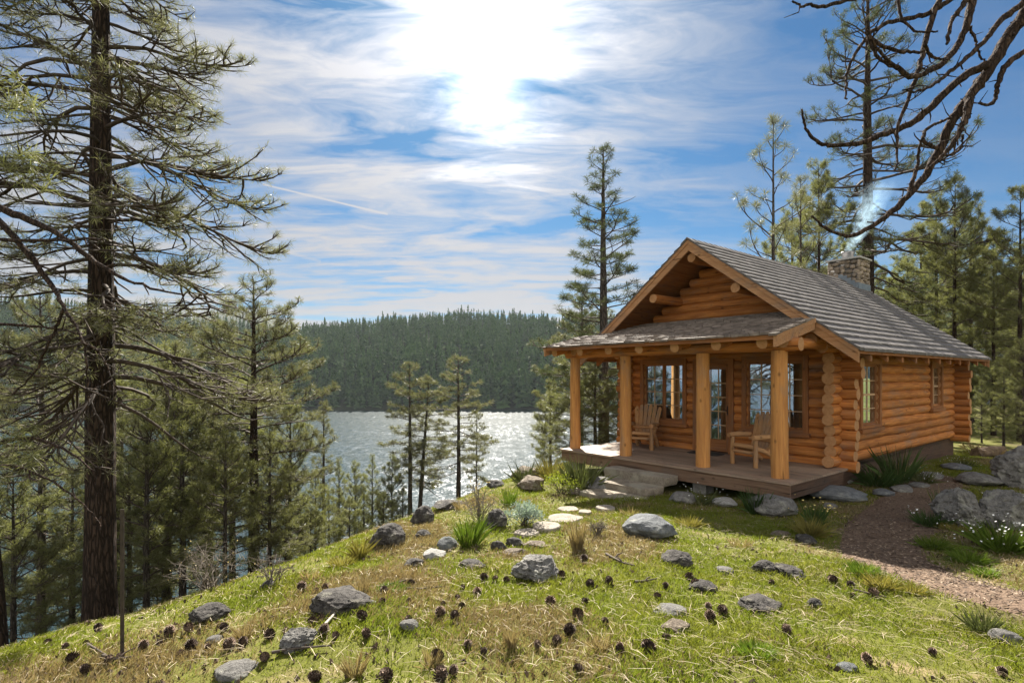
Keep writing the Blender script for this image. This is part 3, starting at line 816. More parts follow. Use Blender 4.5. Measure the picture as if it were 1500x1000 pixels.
# ------------------------------------------------------------------ log chairs
CW_X = mat_wood('chair_wood', 2, (.50, .285, .125), (.33, .17, .07)); CW_Y = mat_wood('chair_log_wood', 1, (.52, .30, .14), (.35, .185, .08)); CW_U = mat_wood('chair_cross_wood', 0, (.52, .30, .14), (.35, .185, .08))
def make_chair(loc, face, label, seed):
    """a fan-backed chair of peeled logs; local -y is the way it faces"""
    r = np.random.default_rng(seed)
    root = tag(empty('log_chair', loc, face), label, 'chair', 'log chairs on the porch')
    def t(name, pts, rad, m, sides=10):
        g = Geo(); n = len(pts)
        g.tube(pts, np.asarray(rad)[:, None] * (1 + r.normal(0, .035, (n, sides))), sides, True, 0, 1); return g.build(name, [m, W_END], root, True)
    for s in (-1, 1):
        t('leg', [(s * .30, -.30, 0), (s * .30, -.30, .25), (s * .295, -.295, .55)], [.052, .05, .046], CW_X)
        t('leg', [(s * .25, .42, 0), (s * .25, .30, .18), (s * .25, .12, .33)], [.042, .043, .042], CW_Y)
        t('armrest', [(s * .32, -.40, .585), (s * .325, -.1, .59), (s * .31, .28, .575)], [.05, .056, .046], CW_Y)
        t('side_rail', [(s * .235, -.27, .36), (s * .235, 0, .31), (s * .235, .30, .20), (s * .235, .55, .07)], [.045, .047, .046, .042], CW_Y)
    t('front_rail', [(-.27, -.30, .385), (0, -.30, .39), (.27, -.30, .385)], [.042, .046, .042], CW_U)
    t('front_rail', [(-.27, -.30, .27), (0, -.30, .27), (.27, -.30, .27)], [.032, .034, .032], CW_U)
    t('back_rail', [(-.30, .24, .50), (0, .265, .50), (.30, .24, .50)], [.038, .04, .038], CW_U)
    g = Geo()
    for i in range(6):
        y0 = -.27 + i * .085; z0 = .405 - i * .02
        g.hexa([(-.25, y0, z0 - .018), (.25, y0, z0 - .018), (.25, y0 + .078, z0 - .036), (-.25, y0 + .078, z0 - .036), (-.25, y0, z0 + .012), (.25, y0, z0 + .012), (.25, y0 + .078, z0 - .006), (-.25, y0 + .078, z0 - .006)])
    g.build('seat', CW_U, root)
    bk = None
    for i in range(6):
        k = i - 2.5; x0, x1 = k * .082, k * .118
        ht = 1.0 + .05 * (1 - (k / 2.5) ** 2) + r.uniform(-.01, .01)
        g = Geo(); y0, y1, z0 = .20, .20 + (ht - .28) * .42, .28; w0, w1 = .036, .05
        n = [(-1, 0), (-.6, 1), (.6, 1), (1, 0)]
        b = [(x0 - w0, y0, z0), (x0 + w0, y0, z0), (x0 + w0, y0 + .024, z0 + .01), (x0 - w0, y0 + .024, z0 + .01)]
        m_ = [(x1 - w1, y1 - .012, ht - .05), (x1 + w1, y1 - .012, ht - .05), (x1 + w1, y1 + .012, ht - .04), (x1 - w1, y1 + .012, ht - .04)]
        tp = [(x1 - w1 * .55, y1, ht), (x1 + w1 * .55, y1, ht), (x1 + w1 * .55, y1 + .024, ht + .01), (x1 - w1 * .55, y1 + .024, ht + .01)]
        g.hexa(b + m_); g.add(m_ + tp, [(4, 5, 6, 7), (0, 1, 5, 4), (1, 2, 6, 5), (2, 3, 7, 6), (3, 0, 4, 7)])
        g.build('back_slat', CW_X, root)
    return root
DZ = -1.789
x, y = cw(-4.34, 1.66); make_chair((x, y, DZ), CROT + R(22), 'fan backed log chair under the left window of the porch', 1)
x, y = cw(-1.33, 1.33); make_chair((x, y, DZ), R(-90) + R(22), 'fan backed log chair turned sideways beside the right hand porch post', 2).scale = (1, .84, 1)
x, y = cw(-2.82, 2.0)
g = Geo(); t_ = np.linspace(0, 2 * math.pi, 29)[:-1]; sx = np.sign(np.cos(t_)) * np.abs(np.cos(t_)) ** .5; sy = np.sign(np.sin(t_)) * np.abs(np.sin(t_)) ** .5
V = np.concatenate([np.stack([sx * .40 * f, sy * .26 * f, np.full(28, h)], -1) for f, h in ((1, 0), (1, .012), (.95, .016), (.01, .014))])
i = np.arange(28); k = (i + 1) % 28
g.add(V, np.concatenate([np.stack([q * 28 + i, q * 28 + k, q * 28 + 28 + k, q * 28 + 28 + i], -1) for q in range(3)]))
o = g.build('doormat', mat_simple('dark_coir', (.02, .02, .022), (.06, .055, .05), 60, .95, .6)); o.location = (x, y, DZ + .001); o.rotation_euler = (0, 0, CROT)
tag(o, 'dark doormat on the porch boards in front of the door', 'doormat')

# ------------------------------------------------------------------ rocks, steps, flagstones
CLEAR = []                                                  # round patches where no grass grows
def rock_mesh(name, seed, mat, angular, sub=4, furrow=0):
    import bmesh
    r = np.random.default_rng(seed)
    bm = bmesh.new(); bmesh.ops.create_icosphere(bm, subdivisions=sub, radius=1)
    V = np.array([v.co[:] for v in bm.verts])
    off = r.uniform(0, 50, 3)
    fr = lambda f, o, k: np.array([mnoise.fractal(Vector(p * f + off * (1 + k)), 1.0, 2.1, o) for p in V])
    V *= (1 + fr(.9, 2, 0) * .28)[:, None]
    for _ in range(17 if angular else 9):
        n = r.normal(0, 1, 3); n[2] = abs(n[2]) * .9 + (.0 if angular else .12); n /= np.linalg.norm(n)
        dd_ = r.uniform(.55, .85) if angular else r.uniform(.66, .9)
        ex = np.clip(V @ n - dd_, 0, None); V = V - ex[:, None] * n * (.95 if angular else .78)
    nz = fr(1.7, 5, 1); nz2 = np.abs(fr(3.4, 4, 2)); nz3 = fr(9, 3, 3)
    V *= (1 + nz * (.13 if angular else .075) - nz2 * (.10 if angular else .05) - furrow * nz2 * .14 + nz3 * (.030 if angular else .018))[:, None]
    if furrow:
        st = np.abs(np.sin((V[:, 2] * 5 + V[:, 0] * 1.5 + nz * 2.2) * 2)); V *= (1 - .06 * (1 - st) ** 2)[:, None]
    V[:, 2] -= V[:, 2].min() + .0; V[:, :2] -= (V[:, :2].max(0) + V[:, :2].min(0)) / 2; V /= np.abs(V).max(0)
    for v, p in zip(bm.verts, V): v.co = p
    me = bpy.data.meshes.new(name); bm.to_mesh(me); bm.free()
    me.materials.append(mat)
    me.polygons.foreach_set('use_smooth', np.ones(len(me.polygons), bool))
    if angular: me.set_sharp_from_angle(angle=R(32))
    return me
_rm = {}
def rock(px, pb, wpx, hpx, kind, label, group='rocks on the grassy slope', name='boulder', depth=1.0, sink=.22, rz=None, dd=None, tilt=0):
    """a boulder whose foot meets the ground where the photo shows it"""
    x, y, z = hit(px, pb)
    if dd: y = dd; x = (px - CX) / F * y; z = gz(x, y)
    mpp = y / F
    w_ = wpx * mpp / 2; h = hpx * mpp * (1.0 if kind == 'G' and wpx > 60 else .68)
    key = (kind, len(_rm) if wpx > 45 else int(px) % 4)
    mt, angu = {'g': (M_rock_grey, 0), 'b': (M_rock_blue, 0), 'd': (M_rock_dark, 1), 't': (M_rock_tan, 1), 'p': (M_rock_pale, 0), 'G': (M_rock_grey, 1)}[kind]
    if key not in _rm: _rm[key] = rock_mesh(name, 100 + len(_rm) * 7, mt, angu, 5 if wpx > 44 else 4, 1 if kind == 'G' else 0)
    o = bpy.data.objects.new(name, _rm[key]); COL.objects.link(o)
    dep = w_ * depth
    o.scale = (w_, dep, h * (1 + sink)); o.location = (x, y + dep * .7, z - h * sink)
    o.rotation_euler = (0, R(tilt), (R(rz) if rz is not None else math.atan2(-x, y) + random.uniform(-.25, .25)))
    CLEAR.append((x, y + dep * .7, w_ * .55))
    tag(o, label, 'boulder' if wpx > 44 else 'rock', group)
    return o
rock(563, 801, 54, 42, 'd', 'dark angular boulder on the brow above the lake, left of the two')
rock(616, 768, 36, 36, 'd', 'dark upright boulder on the brow below the lake glitter')
rock(655, 746, 50, 16, 'd', 'low dark rock behind the upright boulder on the brow', sink=.3)
rock(770, 703, 44, 26, 't', 'tan sloping boulder at the back of the stacked pair near the porch')
rock(778, 719, 42, 29, 't', 'tan sloping boulder at the front of the stacked pair near the porch')
rock(772, 692, 22, 13, 't', 'small tan rock peeking over the stacked boulders')
rock(726, 705, 30, 14, 'd', 'low dark rock on the brow against the glittering water')
rock(881, 719, 50, 27, 'g', 'smooth grey boulder beside the stone steps')
rock(843, 725, 20, 14, 't', 'small reddish rock in front of the yellow green bush')
rock(724, 773, 36, 36, 'd', 'dark blue rock between the bright grass tuft and the silvery plant')
rock(655, 806, 32, 24, 'b', 'grey rock half covered by a silvery plant on the slope')
rock(635, 819, 34, 15, 'p', 'pale flat rock on the left slope')
rock(786, 853, 70, 29, 'G', 'grey weathered boulder alone in the middle of the meadow')
rock(730, 807, 24, 18, 'd', 'small dark rock left in the cluster below the flagstones')
rock(754, 801, 28, 16, 'd', 'dark jagged rock in the cluster below the flagstones')
rock(752, 814, 34, 10, 't', 'flat tan rock in the cluster below the flagstones')
rock(785, 803, 34, 11, 't', 'flat brown rock right in the cluster below the flagstones')
rock(1144, 757, 68, 41, 'g', 'large rounded grey boulder in front of the deck corner')
rock(1066, 743, 36, 18, 'p', 'whitish round rock below the deck edge')
rock(1004, 738, 40, 23, 'g', 'grey rock at the right end of the stone steps')
rock(1237, 735, 84, 28, 'b', 'long blue grey boulder at the corner of the cabin beside the path', depth=.7)
rock(1220, 746, 20, 12, 'g', 'small grey rock at the foot of the long blue grey boulder')
rock(1301, 727, 29, 13, 'b', 'small pale rock at the edge of the shaded path')
rock(1327, 722, 29, 15, 'g', 'small rounded rock behind the pale one on the shaded path edge')
rock(1353, 715, 26, 9, 'g', 'flat grey rock along the cabin side of the path')
rock(1372, 702, 30, 14, 'g', 'rounded rock along the cabin wall below the narrow window')
rock(1410, 690, 40, 14, 'b', 'grey rock at the rear corner of the cabin')
rock(1241, 709, 24, 12, 'p', 'pale footing stone under the cabin corner', 'rocks along the cabin', sink=.3)
rock(1417, 776, 66, 60, 'G', 'big furrowed grey boulder on the right, left of the pair', 'big boulders on the right', depth=.8, sink=.12)
rock(1492, 778, 76, 58, 'G', 'big furrowed grey boulder at the right edge, front one of the pair', 'big boulders on the right', depth=.7, sink=.12)
rock(1512, 716, 66, 62, 'G', 'tall grey boulder rising behind the big pair at the right edge', 'big boulders on the right')
rock(1450, 713, 56, 28, 'g', 'low grey boulder behind the big pair', 'big boulders on the right')
rock(957, 790, 82, 44, 'b', 'blue grey boulder with a pale flat top in the meadow before the steps', depth=.8)
rock(996, 830, 46, 28, 'd', 'dark split rock in the middle of the meadow, right of the sticks')
rock(1124, 840, 36, 22, 'd', 'dark layered rock in the meadow left of the path')
rock(1165, 846, 48, 18, 'd', 'low dark rock beside the layered one near the path')
rock(1032, 866, 42, 15, 'd', 'flat dark rock with a cone beside it in the meadow')
rock(1124, 899, 64, 22, 'd', 'broad dark rock low in the right meadow')
rock(988, 903, 52, 14, 'g', 'flat grey rock sunk in the right foreground grass', sink=.5)
rock(994, 928, 44, 18, 't', 'crumbly tan rock in the right foreground grass', sink=.4)
rock(1066, 841, 26, 10, 'g', 'tiny grey rock in the meadow between the dark ones')
rock(1148, 787, 28, 11, 't', 'flat tan rock below the large rounded boulder')
rock(1186, 797, 32, 16, 'd', 'dark rock below the golden tuft by the path')
rock(1484, 944, 42, 20, 'g', 'grey rock beside the path in the bottom right corner')
rock(1196, 892, 24, 18, 'd', 'small dark rock among the cones on the right')
rock(1248, 985, 30, 10, 'b', 'flat rock at the bottom edge on the right', sink=.5)
rock(492, 900, 96, 38, 'd', 'big dark basalt rock in the left foreground with a stick against it')
rock(430, 955, 54, 36, 'G', 'grey craggy rock in front of the big dark one on the left')
rock(598, 925, 28, 18, 'g', 'small grey rock in the centre foreground beside a cone')
rock(616, 788, 26, 14, 'd', 'small rock embedded in the bank below the brow', sink=.4)
rock(294, 914, 62, 30, 'd', 'dark slaty rock on the left crest near the stake')
rock(334, 999, 62, 20, 'g', 'grey slab rock at the bottom left edge', sink=.5)
rock(308, 944, 24, 13, 'g', 'small grey rock below the slaty one on the left')
rock(388, 862, 22, 13, 'd', 'small dark rock on the left crest')
rock(690, 833, 40, 10, 'd', 'low dark ledge in the bank on the left slope', sink=.4)
rock(605, 830, 30, 14, 'd', 'dark rock in the bank left of the pale one', sink=.4)

def slab(u0, u1, v0, v1, z, h, label, name='stone_step', seed=0, cat='step', group='stone steps up to the porch', mat=None):
    r = np.random.default_rng(seed)
    n = 26; t_ = np.linspace(0, 2 * math.pi, n + 1)[:-1]
    sq = lambda q: np.sign(q) * np.abs(q) ** .17
    cu, cv, ru, rv = (u0 + u1) / 2, (v0 + v1) / 2, (u1 - u0) / 2, (v1 - v0) / 2
    wob = 1 + r.normal(0, .010, n)
    rings = []
    for f, zz in ((.97, z - h), (1.0, z - h * .55), (1.0, z - .022), (.985, z), (.6, z + .004), (.02, z + .006)):
        w2 = wob * (1 + r.normal(0, .006, n)) * f
        rings.append(np.stack([cu + sq(np.cos(t_)) * ru * w2, cv + sq(np.sin(t_)) * rv * w2, np.full(n, zz) + r.normal(0, .005, n) * (f < .99)], -1))
    V = np.concatenate(rings)
    W_ = np.stack([P0[0] + V[:, 0] * EU[0] + V[:, 1] * EV[0], P0[1] + V[:, 0] * EU[1] + V[:, 1] * EV[1], V[:, 2]], -1)
    c0 = W_.mean(0); W_ = W_ - c0
    g = Geo(); i = np.arange(n); k = (i + 1) % n
    g.add(W_, np.concatenate([np.stack([q * n + i, q * n + k, q * n + n + k, q * n + n + i], -1) for q in range(5)]))
    o = g.build(name, mat or M_slab, None, 'auto'); o.location = c0
    tag(o, label, cat, group); return o
slab(-3.72, -2.12, -.50, -.04, -1.965, .17, 'thick grey stone step directly below the porch deck, topmost', seed=1)
slab(-3.50, -2.16, -1.02, -.42, -2.13, .18, 'thick grey stone step in the middle of the three', seed=2)
slab(-3.35, -2.05, -1.62, -.98, -2.26, .2, 'flat stone step level with the grass, lowest of the three', seed=3)
for q, (px, py, wp, lab) in enumerate(((833, 749, 30, 'pale flagstone left in the row nearest the steps'), (857, 753, 20, 'smallest pale flagstone beside the steps'), (887, 747, 30, 'pale flagstone next to the lowest step'), (828, 763, 48, 'long pale flagstone in the middle of the walk'),
        (801, 775, 44, 'pale flagstone second from the lower end of the walk'), (771, 784, 36, 'pale flagstone at the lower end of the walk by the silvery plant'))):
    x, y, z = hit(px, py); w_ = wp * y / F / 2
    r = np.random.default_rng(60 + q); n = 14; t_ = np.linspace(0, 2 * math.pi, n + 1)[:-1]; wob = 1 + r.normal(0, .07, n)
    V = np.concatenate([np.stack([np.cos(t_) * w_ * f * wob, np.sin(t_) * w_ * .85 * f * wob, np.full(n, h)], -1) for f, h in ((1, -.06), (1.02, .022), (.95, .034), (.02, .037))])
    g = Geo(); i = np.arange(n); k = (i + 1) % n
    g.add(V, np.concatenate([np.stack([q_ * n + i, q_ * n + k, q_ * n + n + k, q_ * n + n + i], -1) for q_ in range(3)]))
    o = g.build('flagstone', M_flag); o.location = (x, y, z + .022); CLEAR.append((x, y, w_ * .98)); o.rotation_euler = (R(3), 0, r.uniform(-.5, .5)); tag(o, lab, 'flagstone', 'flagstones leading to the steps')

# ------------------------------------------------------------------ path
pc = np.array([(9.2, 12.0), (8.3, 10.9), (7.35, 9.9), (6.3, 8.75), (5.55, 8.0), (4.85, 7.25), (4.28, 6.45), (4.05, 5.8), (4.12, 5.2), (4.4, 4.55), (4.9, 3.6), (5.6, 2.3), (6.5, .5)])
pw = np.array([.35, .5, .55, .62, .58, .46, .46, .46, .48, .52, .55, .6, .6])
tt = np.linspace(0, len(pc) - 1, 150)
PX = np.interp(tt, np.arange(len(pc)), pc[:, 0]); PY = np.interp(tt, np.arange(len(pc)), pc[:, 1]); PW = np.interp(tt, np.arange(len(pc)), pw)
ker = np.ones(9) / 9
sm = lambda a: np.convolve(np.pad(a, 4, 'edge'), ker, 'valid')
PX, PY = sm(PX), sm(PY)
tx, ty = np.gradient(PX), np.gradient(PY); ln = np.hypot(tx, ty); nx, ny = -ty / ln, tx / ln
q = np.linspace(-1, 1, 13)
wl = PW * (1 + .30 * (vnoise(tt * 1.6, tt * 0, 91) - .5)); wr = PW * (1 + .30 * (vnoise(tt * 1.6, tt * 0 + 9, 92) - .5))
half = np.where(q[None] < 0, wl[:, None], wr[:, None])
X = PX[:, None] + nx[:, None] * q[None] * half; Y = PY[:, None] + ny[:, None] * q[None] * half
Z = ground_z(X, Y) + .02 * np.clip(1.15 - np.abs(q[None]) ** 4, 0, 1) - .006
g = Geo(); i = np.arange(149)[:, None] * 13; j = np.arange(12)[None]
g.add(np.stack([X, Y, Z], -1).reshape(-1, 3), np.stack([i + j, i + j + 1, i + 13 + j + 1, i + 13 + j], -1).reshape(-1, 4))
tag(g.build('path', M_path, smooth=True), kind='structure')
def path_d(x, y):
    """how far inside the path (below 1) a point lies"""
    d2 = np.full(np.shape(x), 1e9); wv_ = np.full(np.shape(x), .5)
    for a, b, c in zip(PX, PY, PW):
        e = np.hypot(x - a, y - b); m = e < d2; d2 = np.where(m, e, d2); wv_ = np.where(m, c, wv_)
    return d2 / wv_
# chips of bark on the path: countless
n = 6000
k = rng.integers(0, 149, n); s_ = rng.uniform(-1.08, 1.08, n)
cx_, cy_ = PX[k] + nx[k] * s_ * PW[k] + rng.normal(0, .02, n), PY[k] + ny[k] * s_ * PW[k] + rng.normal(0, .02, n)
m_ = (cy_ > 2.4); cx_, cy_ = cx_[m_], cy_[m_]; n = len(cx_); cz_ = ground_z(cx_, cy_) + .017
a_ = rng.uniform(0, 6.28, n); L_ = rng.uniform(.008, .03, n); w_ = L_ * rng.uniform(.25, .5, n)
ca, sa = np.cos(a_), np.sin(a_); tz = rng.normal(0, .006, n)
V = np.stack([np.stack([cx_ - ca * L_, cy_ - sa * L_, cz_ - tz], -1), np.stack([cx_ - sa * w_, cy_ + ca * w_, cz_ + .006], -1), np.stack([cx_ + ca * L_, cy_ + sa * L_, cz_ + tz], -1), np.stack([cx_ + sa * w_, cy_ - ca * w_, cz_ + .002], -1)], 1)
g = Geo(); g.add(V.reshape(-1, 3), np.arange(4 * n).reshape(-1, 4))
t = NT('bark_chip'); M_chip = t.done(t.principled(t.ramp(t.island(), [(0, (.06, .04, .028)), (.6, (.16, .11, .075)), (1, (.32, .24, .17))]), .9))
tag(g.build('bark_mulch', M_chip), 'loose reddish bark chips strewn over the path', 'mulch', kind='stuff')

# ------------------------------------------------------------------ cones
def cone_mesh(seed, open_):
    r = np.random.default_rng(seed); g = Geo()
    a, h = .30, .5
    th = np.linspace(0, math.pi, 7); t_ = np.linspace(0, 2 * math.pi, 11)[:-1]
    V = np.stack([(np.sin(th)[:, None] * np.cos(t_)[None] * a), (np.sin(th)[:, None] * np.sin(t_)[None] * a), np.broadcast_to(-np.cos(th)[:, None] * h, (7, 10))], -1).reshape(-1, 3)
    i = np.arange(6)[:, None] * 10; j = np.arange(10)[None]; k = (j + 1) % 10
    g.add(V, np.stack([i + j, i + k, i + 10 + k, i + 10 + j], -1).reshape(-1, 4))
    N_ = 95
    for q in range(N_):
        f = (q + .5) / N_; z = -h * .95 + 2 * h * f * .97; ph = q * 2.39996
        rad = math.sqrt(max(.02, 1 - (z / h) ** 2)) * a
        d = np.array((math.cos(ph), math.sin(ph), 0)); p = np.array((-math.sin(ph), math.cos(ph), 0)); up = np.array((0, 0, 1.0))
        L_ = (.24 if open_ else .15) * (.6 + .6 * math.sin(math.pi * min(1, f * 1.05 + .05))) * r.uniform(.85, 1.15); w_ = .085 * r.uniform(.8, 1.2)
        o = up * (.15 + .55 * f); dd_ = d + o; dd_ /= np.linalg.norm(dd_)
        b = d * rad * .8 + up * z; e = b + dd_ * (L_ + rad * .2)
        nn = np.cross(dd_, p) * .03
        g.add([b - p * w_ * .5 - nn, b + p * w_ * .5 - nn, e + p * w_ - nn * 2, e - p * w_ - nn * 2, b + nn, e + nn * .6 + dd_ * .05], [(0, 1, 2, 3), (0, 4, 5, 3), (4, 1, 2, 5), (3, 2, 5, 5)])
    return g
t = NT('cone_scale')
M_cone = t.done(t.principled(t.mix(t.math('MULTIPLY', t.island(), t.math('ADD', t.math('MULTIPLY', t.objrand(), 1.1), .25)), (.030, .021, .016), (.23, .16, .115)), .8, None, .2))
CM = []
for s in range(4):
    gq = cone_mesh(200 + s, s % 2 == 0)
    gq.f = [np.array([list(dict.fromkeys(x)) if len(set(x)) == 3 else x for x in f]) if False else f for f in gq.f]
    me = gq.mesh('pine_cone', True); me.materials.append(M_cone); CM.append(me)
CA = [(850, 222), (893, 222), (938, 228), (770, 255), (825, 277), (750, 297), (765, 328), (697, 317), (685, 355), (740, 370), (465, 308), (565, 308), (565, 375), (200, 385), (233, 370), (245, 422), (290, 438), (390, 370), (1253, 247), (1325, 232), (1103, 317), (1233, 312), (1205, 363), (1310, 388), (1175, 425), (1053, 475), (1127, 462), (1365, 490), (1470, 487), (850, 500), (790, 475), (675, 525), (685, 600), (735, 582), (480, 607), (20, 525), (40, 440), (210, 605), (1210, 575), (250, 255), (160, 255), (575, 243), (473, 268), (215, 265), (1010, 160), (1145, 207), (1230, 150), (405, 440)]
CB = [(275, 262), (295, 280), (187, 290), (158, 328), (865, 290), (870, 325), (950, 320), (20, 525), (130, 525), (190, 485), (350, 410), (630, 460), (1165, 535), (575, 280), (395, 390), (345, 370), (800, 270), (925, 568), (1420, 610)]
CC = [(315, 850), (175, 850), (240, 865), (265, 910), (315, 955), (400, 915), (440, 905), (620, 815), (690, 800), (660, 890), (585, 850), (700, 870), (760, 870), (840, 865), (890, 855), (970, 905), (820, 795), (525, 865), (360, 800), (320, 775)]
cones = [(380 + a / 2.586, 760 + b / 2.586) for a, b in CA] + [(900 + a / 2.5, 740 + b / 2.5) for a, b in CB] + [(a / 2.5, 600 + b / 2.5) for a, b in CC]
cr = np.random.default_rng(77)
for q, (px, py) in enumerate(cones):
    x, y, z = hit(px, py + 6)
    o = bpy.data.objects.new('pine_cone', CM[q % 4]); COL.objects.link(o)
    s = cr.uniform(.044, .078)
    o.scale = (s, s, s * 1.1); o.location = (x, y, z + s * .55)
    o.rotation_euler = (cr.uniform(-.5, 1.7), cr.uniform(-.5, .5), cr.uniform(0, 6.28))
    side = 'left foreground of' if px < 480 else 'middle of' if px < 900 else 'right half of'
    tag(o, 'dark brown open pine cone lying in the grass, %s the meadow' % side, 'pine cone', 'pine cones scattered in the %s the meadow' % side)

# sticks
M_stick = mat_simple('dead_stick', (.035, .027, .021), (.11, .085, .066), 12, .9, .4)
M_stickp = mat_simple('bleached_stick', (.33, .29, .24), (.5, .45, .38), 12, .9, .3)
def stick(pts, r, label, mat, forks=()):
    P = [hit(*p) for p in pts]; P = [np.array((a, b, c + r * 1.6 + .012)) for a, b, c in P]
    c0 = P[0].copy()
    g = Geo(); g.tube([p - c0 for p in P], np.linspace(r, r * .45, len(P)), 7)
    for k_, dx, dy, dz in forks:
        b = P[k_] - c0; g.tube([b, b + np.array((dx, dy, dz)) * .5, b + np.array((dx * 1.2, dy, dz * .7))], [r * .6, r * .45, r * .2], 6)
    o = g.build('fallen_stick', mat, None, True); o.location = c0
    tag(o, label, 'stick', 'sticks lying on the meadow')
stick([(888, 816), (900, 823), (912, 829), (930, 834)], .016, 'dark forked stick in the meadow before the blue grey boulder', M_stick, [(1, .08, .02, .08), (2, -.05, .05, .06)])
stick([(930, 858), (945, 857), (962, 853)], .014, 'short dark stick left of the dark split rock', M_stick, [(1, .05, .02, .05)])
stick([(468, 930), (484, 912), (500, 894)], .014, 'pale bleached stick leaning on the big dark basalt rock', M_stickp)
stick([(398, 962), (430, 957), (484, 952)], .012, 'thin dark stick below the craggy rock on the left', M_stick)
stick([(595, 866), (620, 866), (650, 863)], .010, 'thin brown stick in the centre of the meadow', M_stick)
stick([(556, 864), (580, 858), (604, 852)], .013, 'rough brown stick left of the cones in the centre', M_stick)
stick([(150, 966), (172, 972), (196, 967)], .012, 'broken branch lying at the foot of the stake', M_stick, [(1, .05, .1, .05)])
stick([(128, 948), (142, 957), (156, 965)], .011, 'dark branch piece left of the stake', M_stick)
stick([(1250, 868), (1280, 876), (1302, 880)], .01, 'thin dark stick near the cones left of the path', M_stick)
# stake
x, y, z = hit(179, 962)
g = Geo(); hh = (962 - 765) * y / F + .1; ss = 2.6 * y / F
g.box(-ss, ss, -.003, .003, -.1, hh); g.box(-.004, .004, .003, .012, -.1, hh - .002)
for k in range(8): g.box(-.004, .004, -.006, -.003, .1 + k * hh / 9, .125 + k * hh / 9)
o = g.build('fence_stake', mat_simple('rusty_steel', (.022, .018, .014), (.06, .045, .03), 12, .8, .3, metal=.2)); o.location = (x, y, z); o.rotation_euler = (0, 0, .15)
tag(o, 'thin dark metal stake standing upright on the left crest', 'stake')
# old log behind the cabin
x, y, z = hit(1447, 668)
g = Geo(); n = 9; a = np.linspace(-.45, .45, n); g.tube(np.stack([a, a * .15, .12 + .02 * np.sin(a * 5)], -1), .15 * (1 + np.random.default_rng(3).normal(0, .12, (n, 11))), 11)
o = g.build('fallen_log', mat_simple('rotten_wood', (.07, .045, .03), (.20, .14, .09), 9, .95, .8)); o.location = (x, y, z); tag(o, 'short brown fallen log on the grass behind the cabin', 'log')
# ------------------------------------------------------------------ needles, trees
M_bark = None
def mat_bark(name, c1, c2):
    t = NT(name)
    v = t.coord('Object', (20, 20, 3.6))
    a = t.noise(v, 1.5, 6, .65); vo = t.n('ShaderNodeTexVoronoi', feature='DISTANCE_TO_EDGE', i_Scale=1.0)
    t.set(vo.inputs['Vector'], t.vmath('ADD', v, t.vmath('SCALE', t.noise(v, 1, 3, out='Color'), 1.2)))
    e = t.ramp(vo.outputs['Distance'], [(0, 0), (.22, 1)])
    c = t.mix(t.math('MULTIPLY', e, a), c1, c2)
    return t.done(t.principled(c, .95, t.bump(t.math('ADD', e, a), .9, .03), .15))
M_bark = mat_bark('pine_bark', (.018, .013, .010), (.095, .064, .047))
M_barkg = mat_bark('grey_bark', (.04, .034, .028), (.17, .145, .12))
M_twig = mat_simple('twig_bark', (.028, .02, .015), (.085, .062, .045), 9, .9, .3)
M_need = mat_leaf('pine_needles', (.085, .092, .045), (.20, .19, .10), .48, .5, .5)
M_need_y = mat_leaf('sunlit_tone_needles', (.10, .112, .042), (.22, .215, .095), .48, .52, .4)  # paler, yellower needles: the sunlit look is put into the colour
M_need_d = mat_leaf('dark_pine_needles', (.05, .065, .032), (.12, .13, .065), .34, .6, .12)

def needles(g, P, D, r, n, L, w, spread=1.0, brush=.09):
    """tufts of needles at points P along directions D"""
    P = np.repeat(np.asarray(P), n, 0); D = np.repeat(np.asarray(D), n, 0)
    D /= np.linalg.norm(D, axis=1, keepdims=True) + 1e-9
    m = len(P)
    q = r.normal(0, 1, (m, 3)); q /= np.linalg.norm(q, axis=1, keepdims=True)
    d = D * r.uniform(.1, .85, (m, 1)) + q * spread; d /= np.linalg.norm(d, axis=1, keepdims=True)
    b = P - D * r.uniform(0, brush, (m, 1))
    ln_ = L * r.uniform(.65, 1.1, (m, 1))
    s = np.cross(d, r.normal(0, 1, (m, 3))); s /= np.linalg.norm(s, axis=1, keepdims=True) + 1e-9
    ww = w * r.uniform(.7, 1.3, (m, 1)) / 2
    tip = b + d * ln_; tip[:, 2] -= ln_[:, 0] * .06
    V = np.stack([b - s * ww * .6, b + s * ww * .6, tip], 1)
    mid = b + d * ln_ * .5
    V = np.stack([b - s * ww * .5, mid - s * ww, tip, mid + s * ww], 1)
    g.add(V.reshape(-1, 3), np.arange(4 * m).reshape(-1, 4))

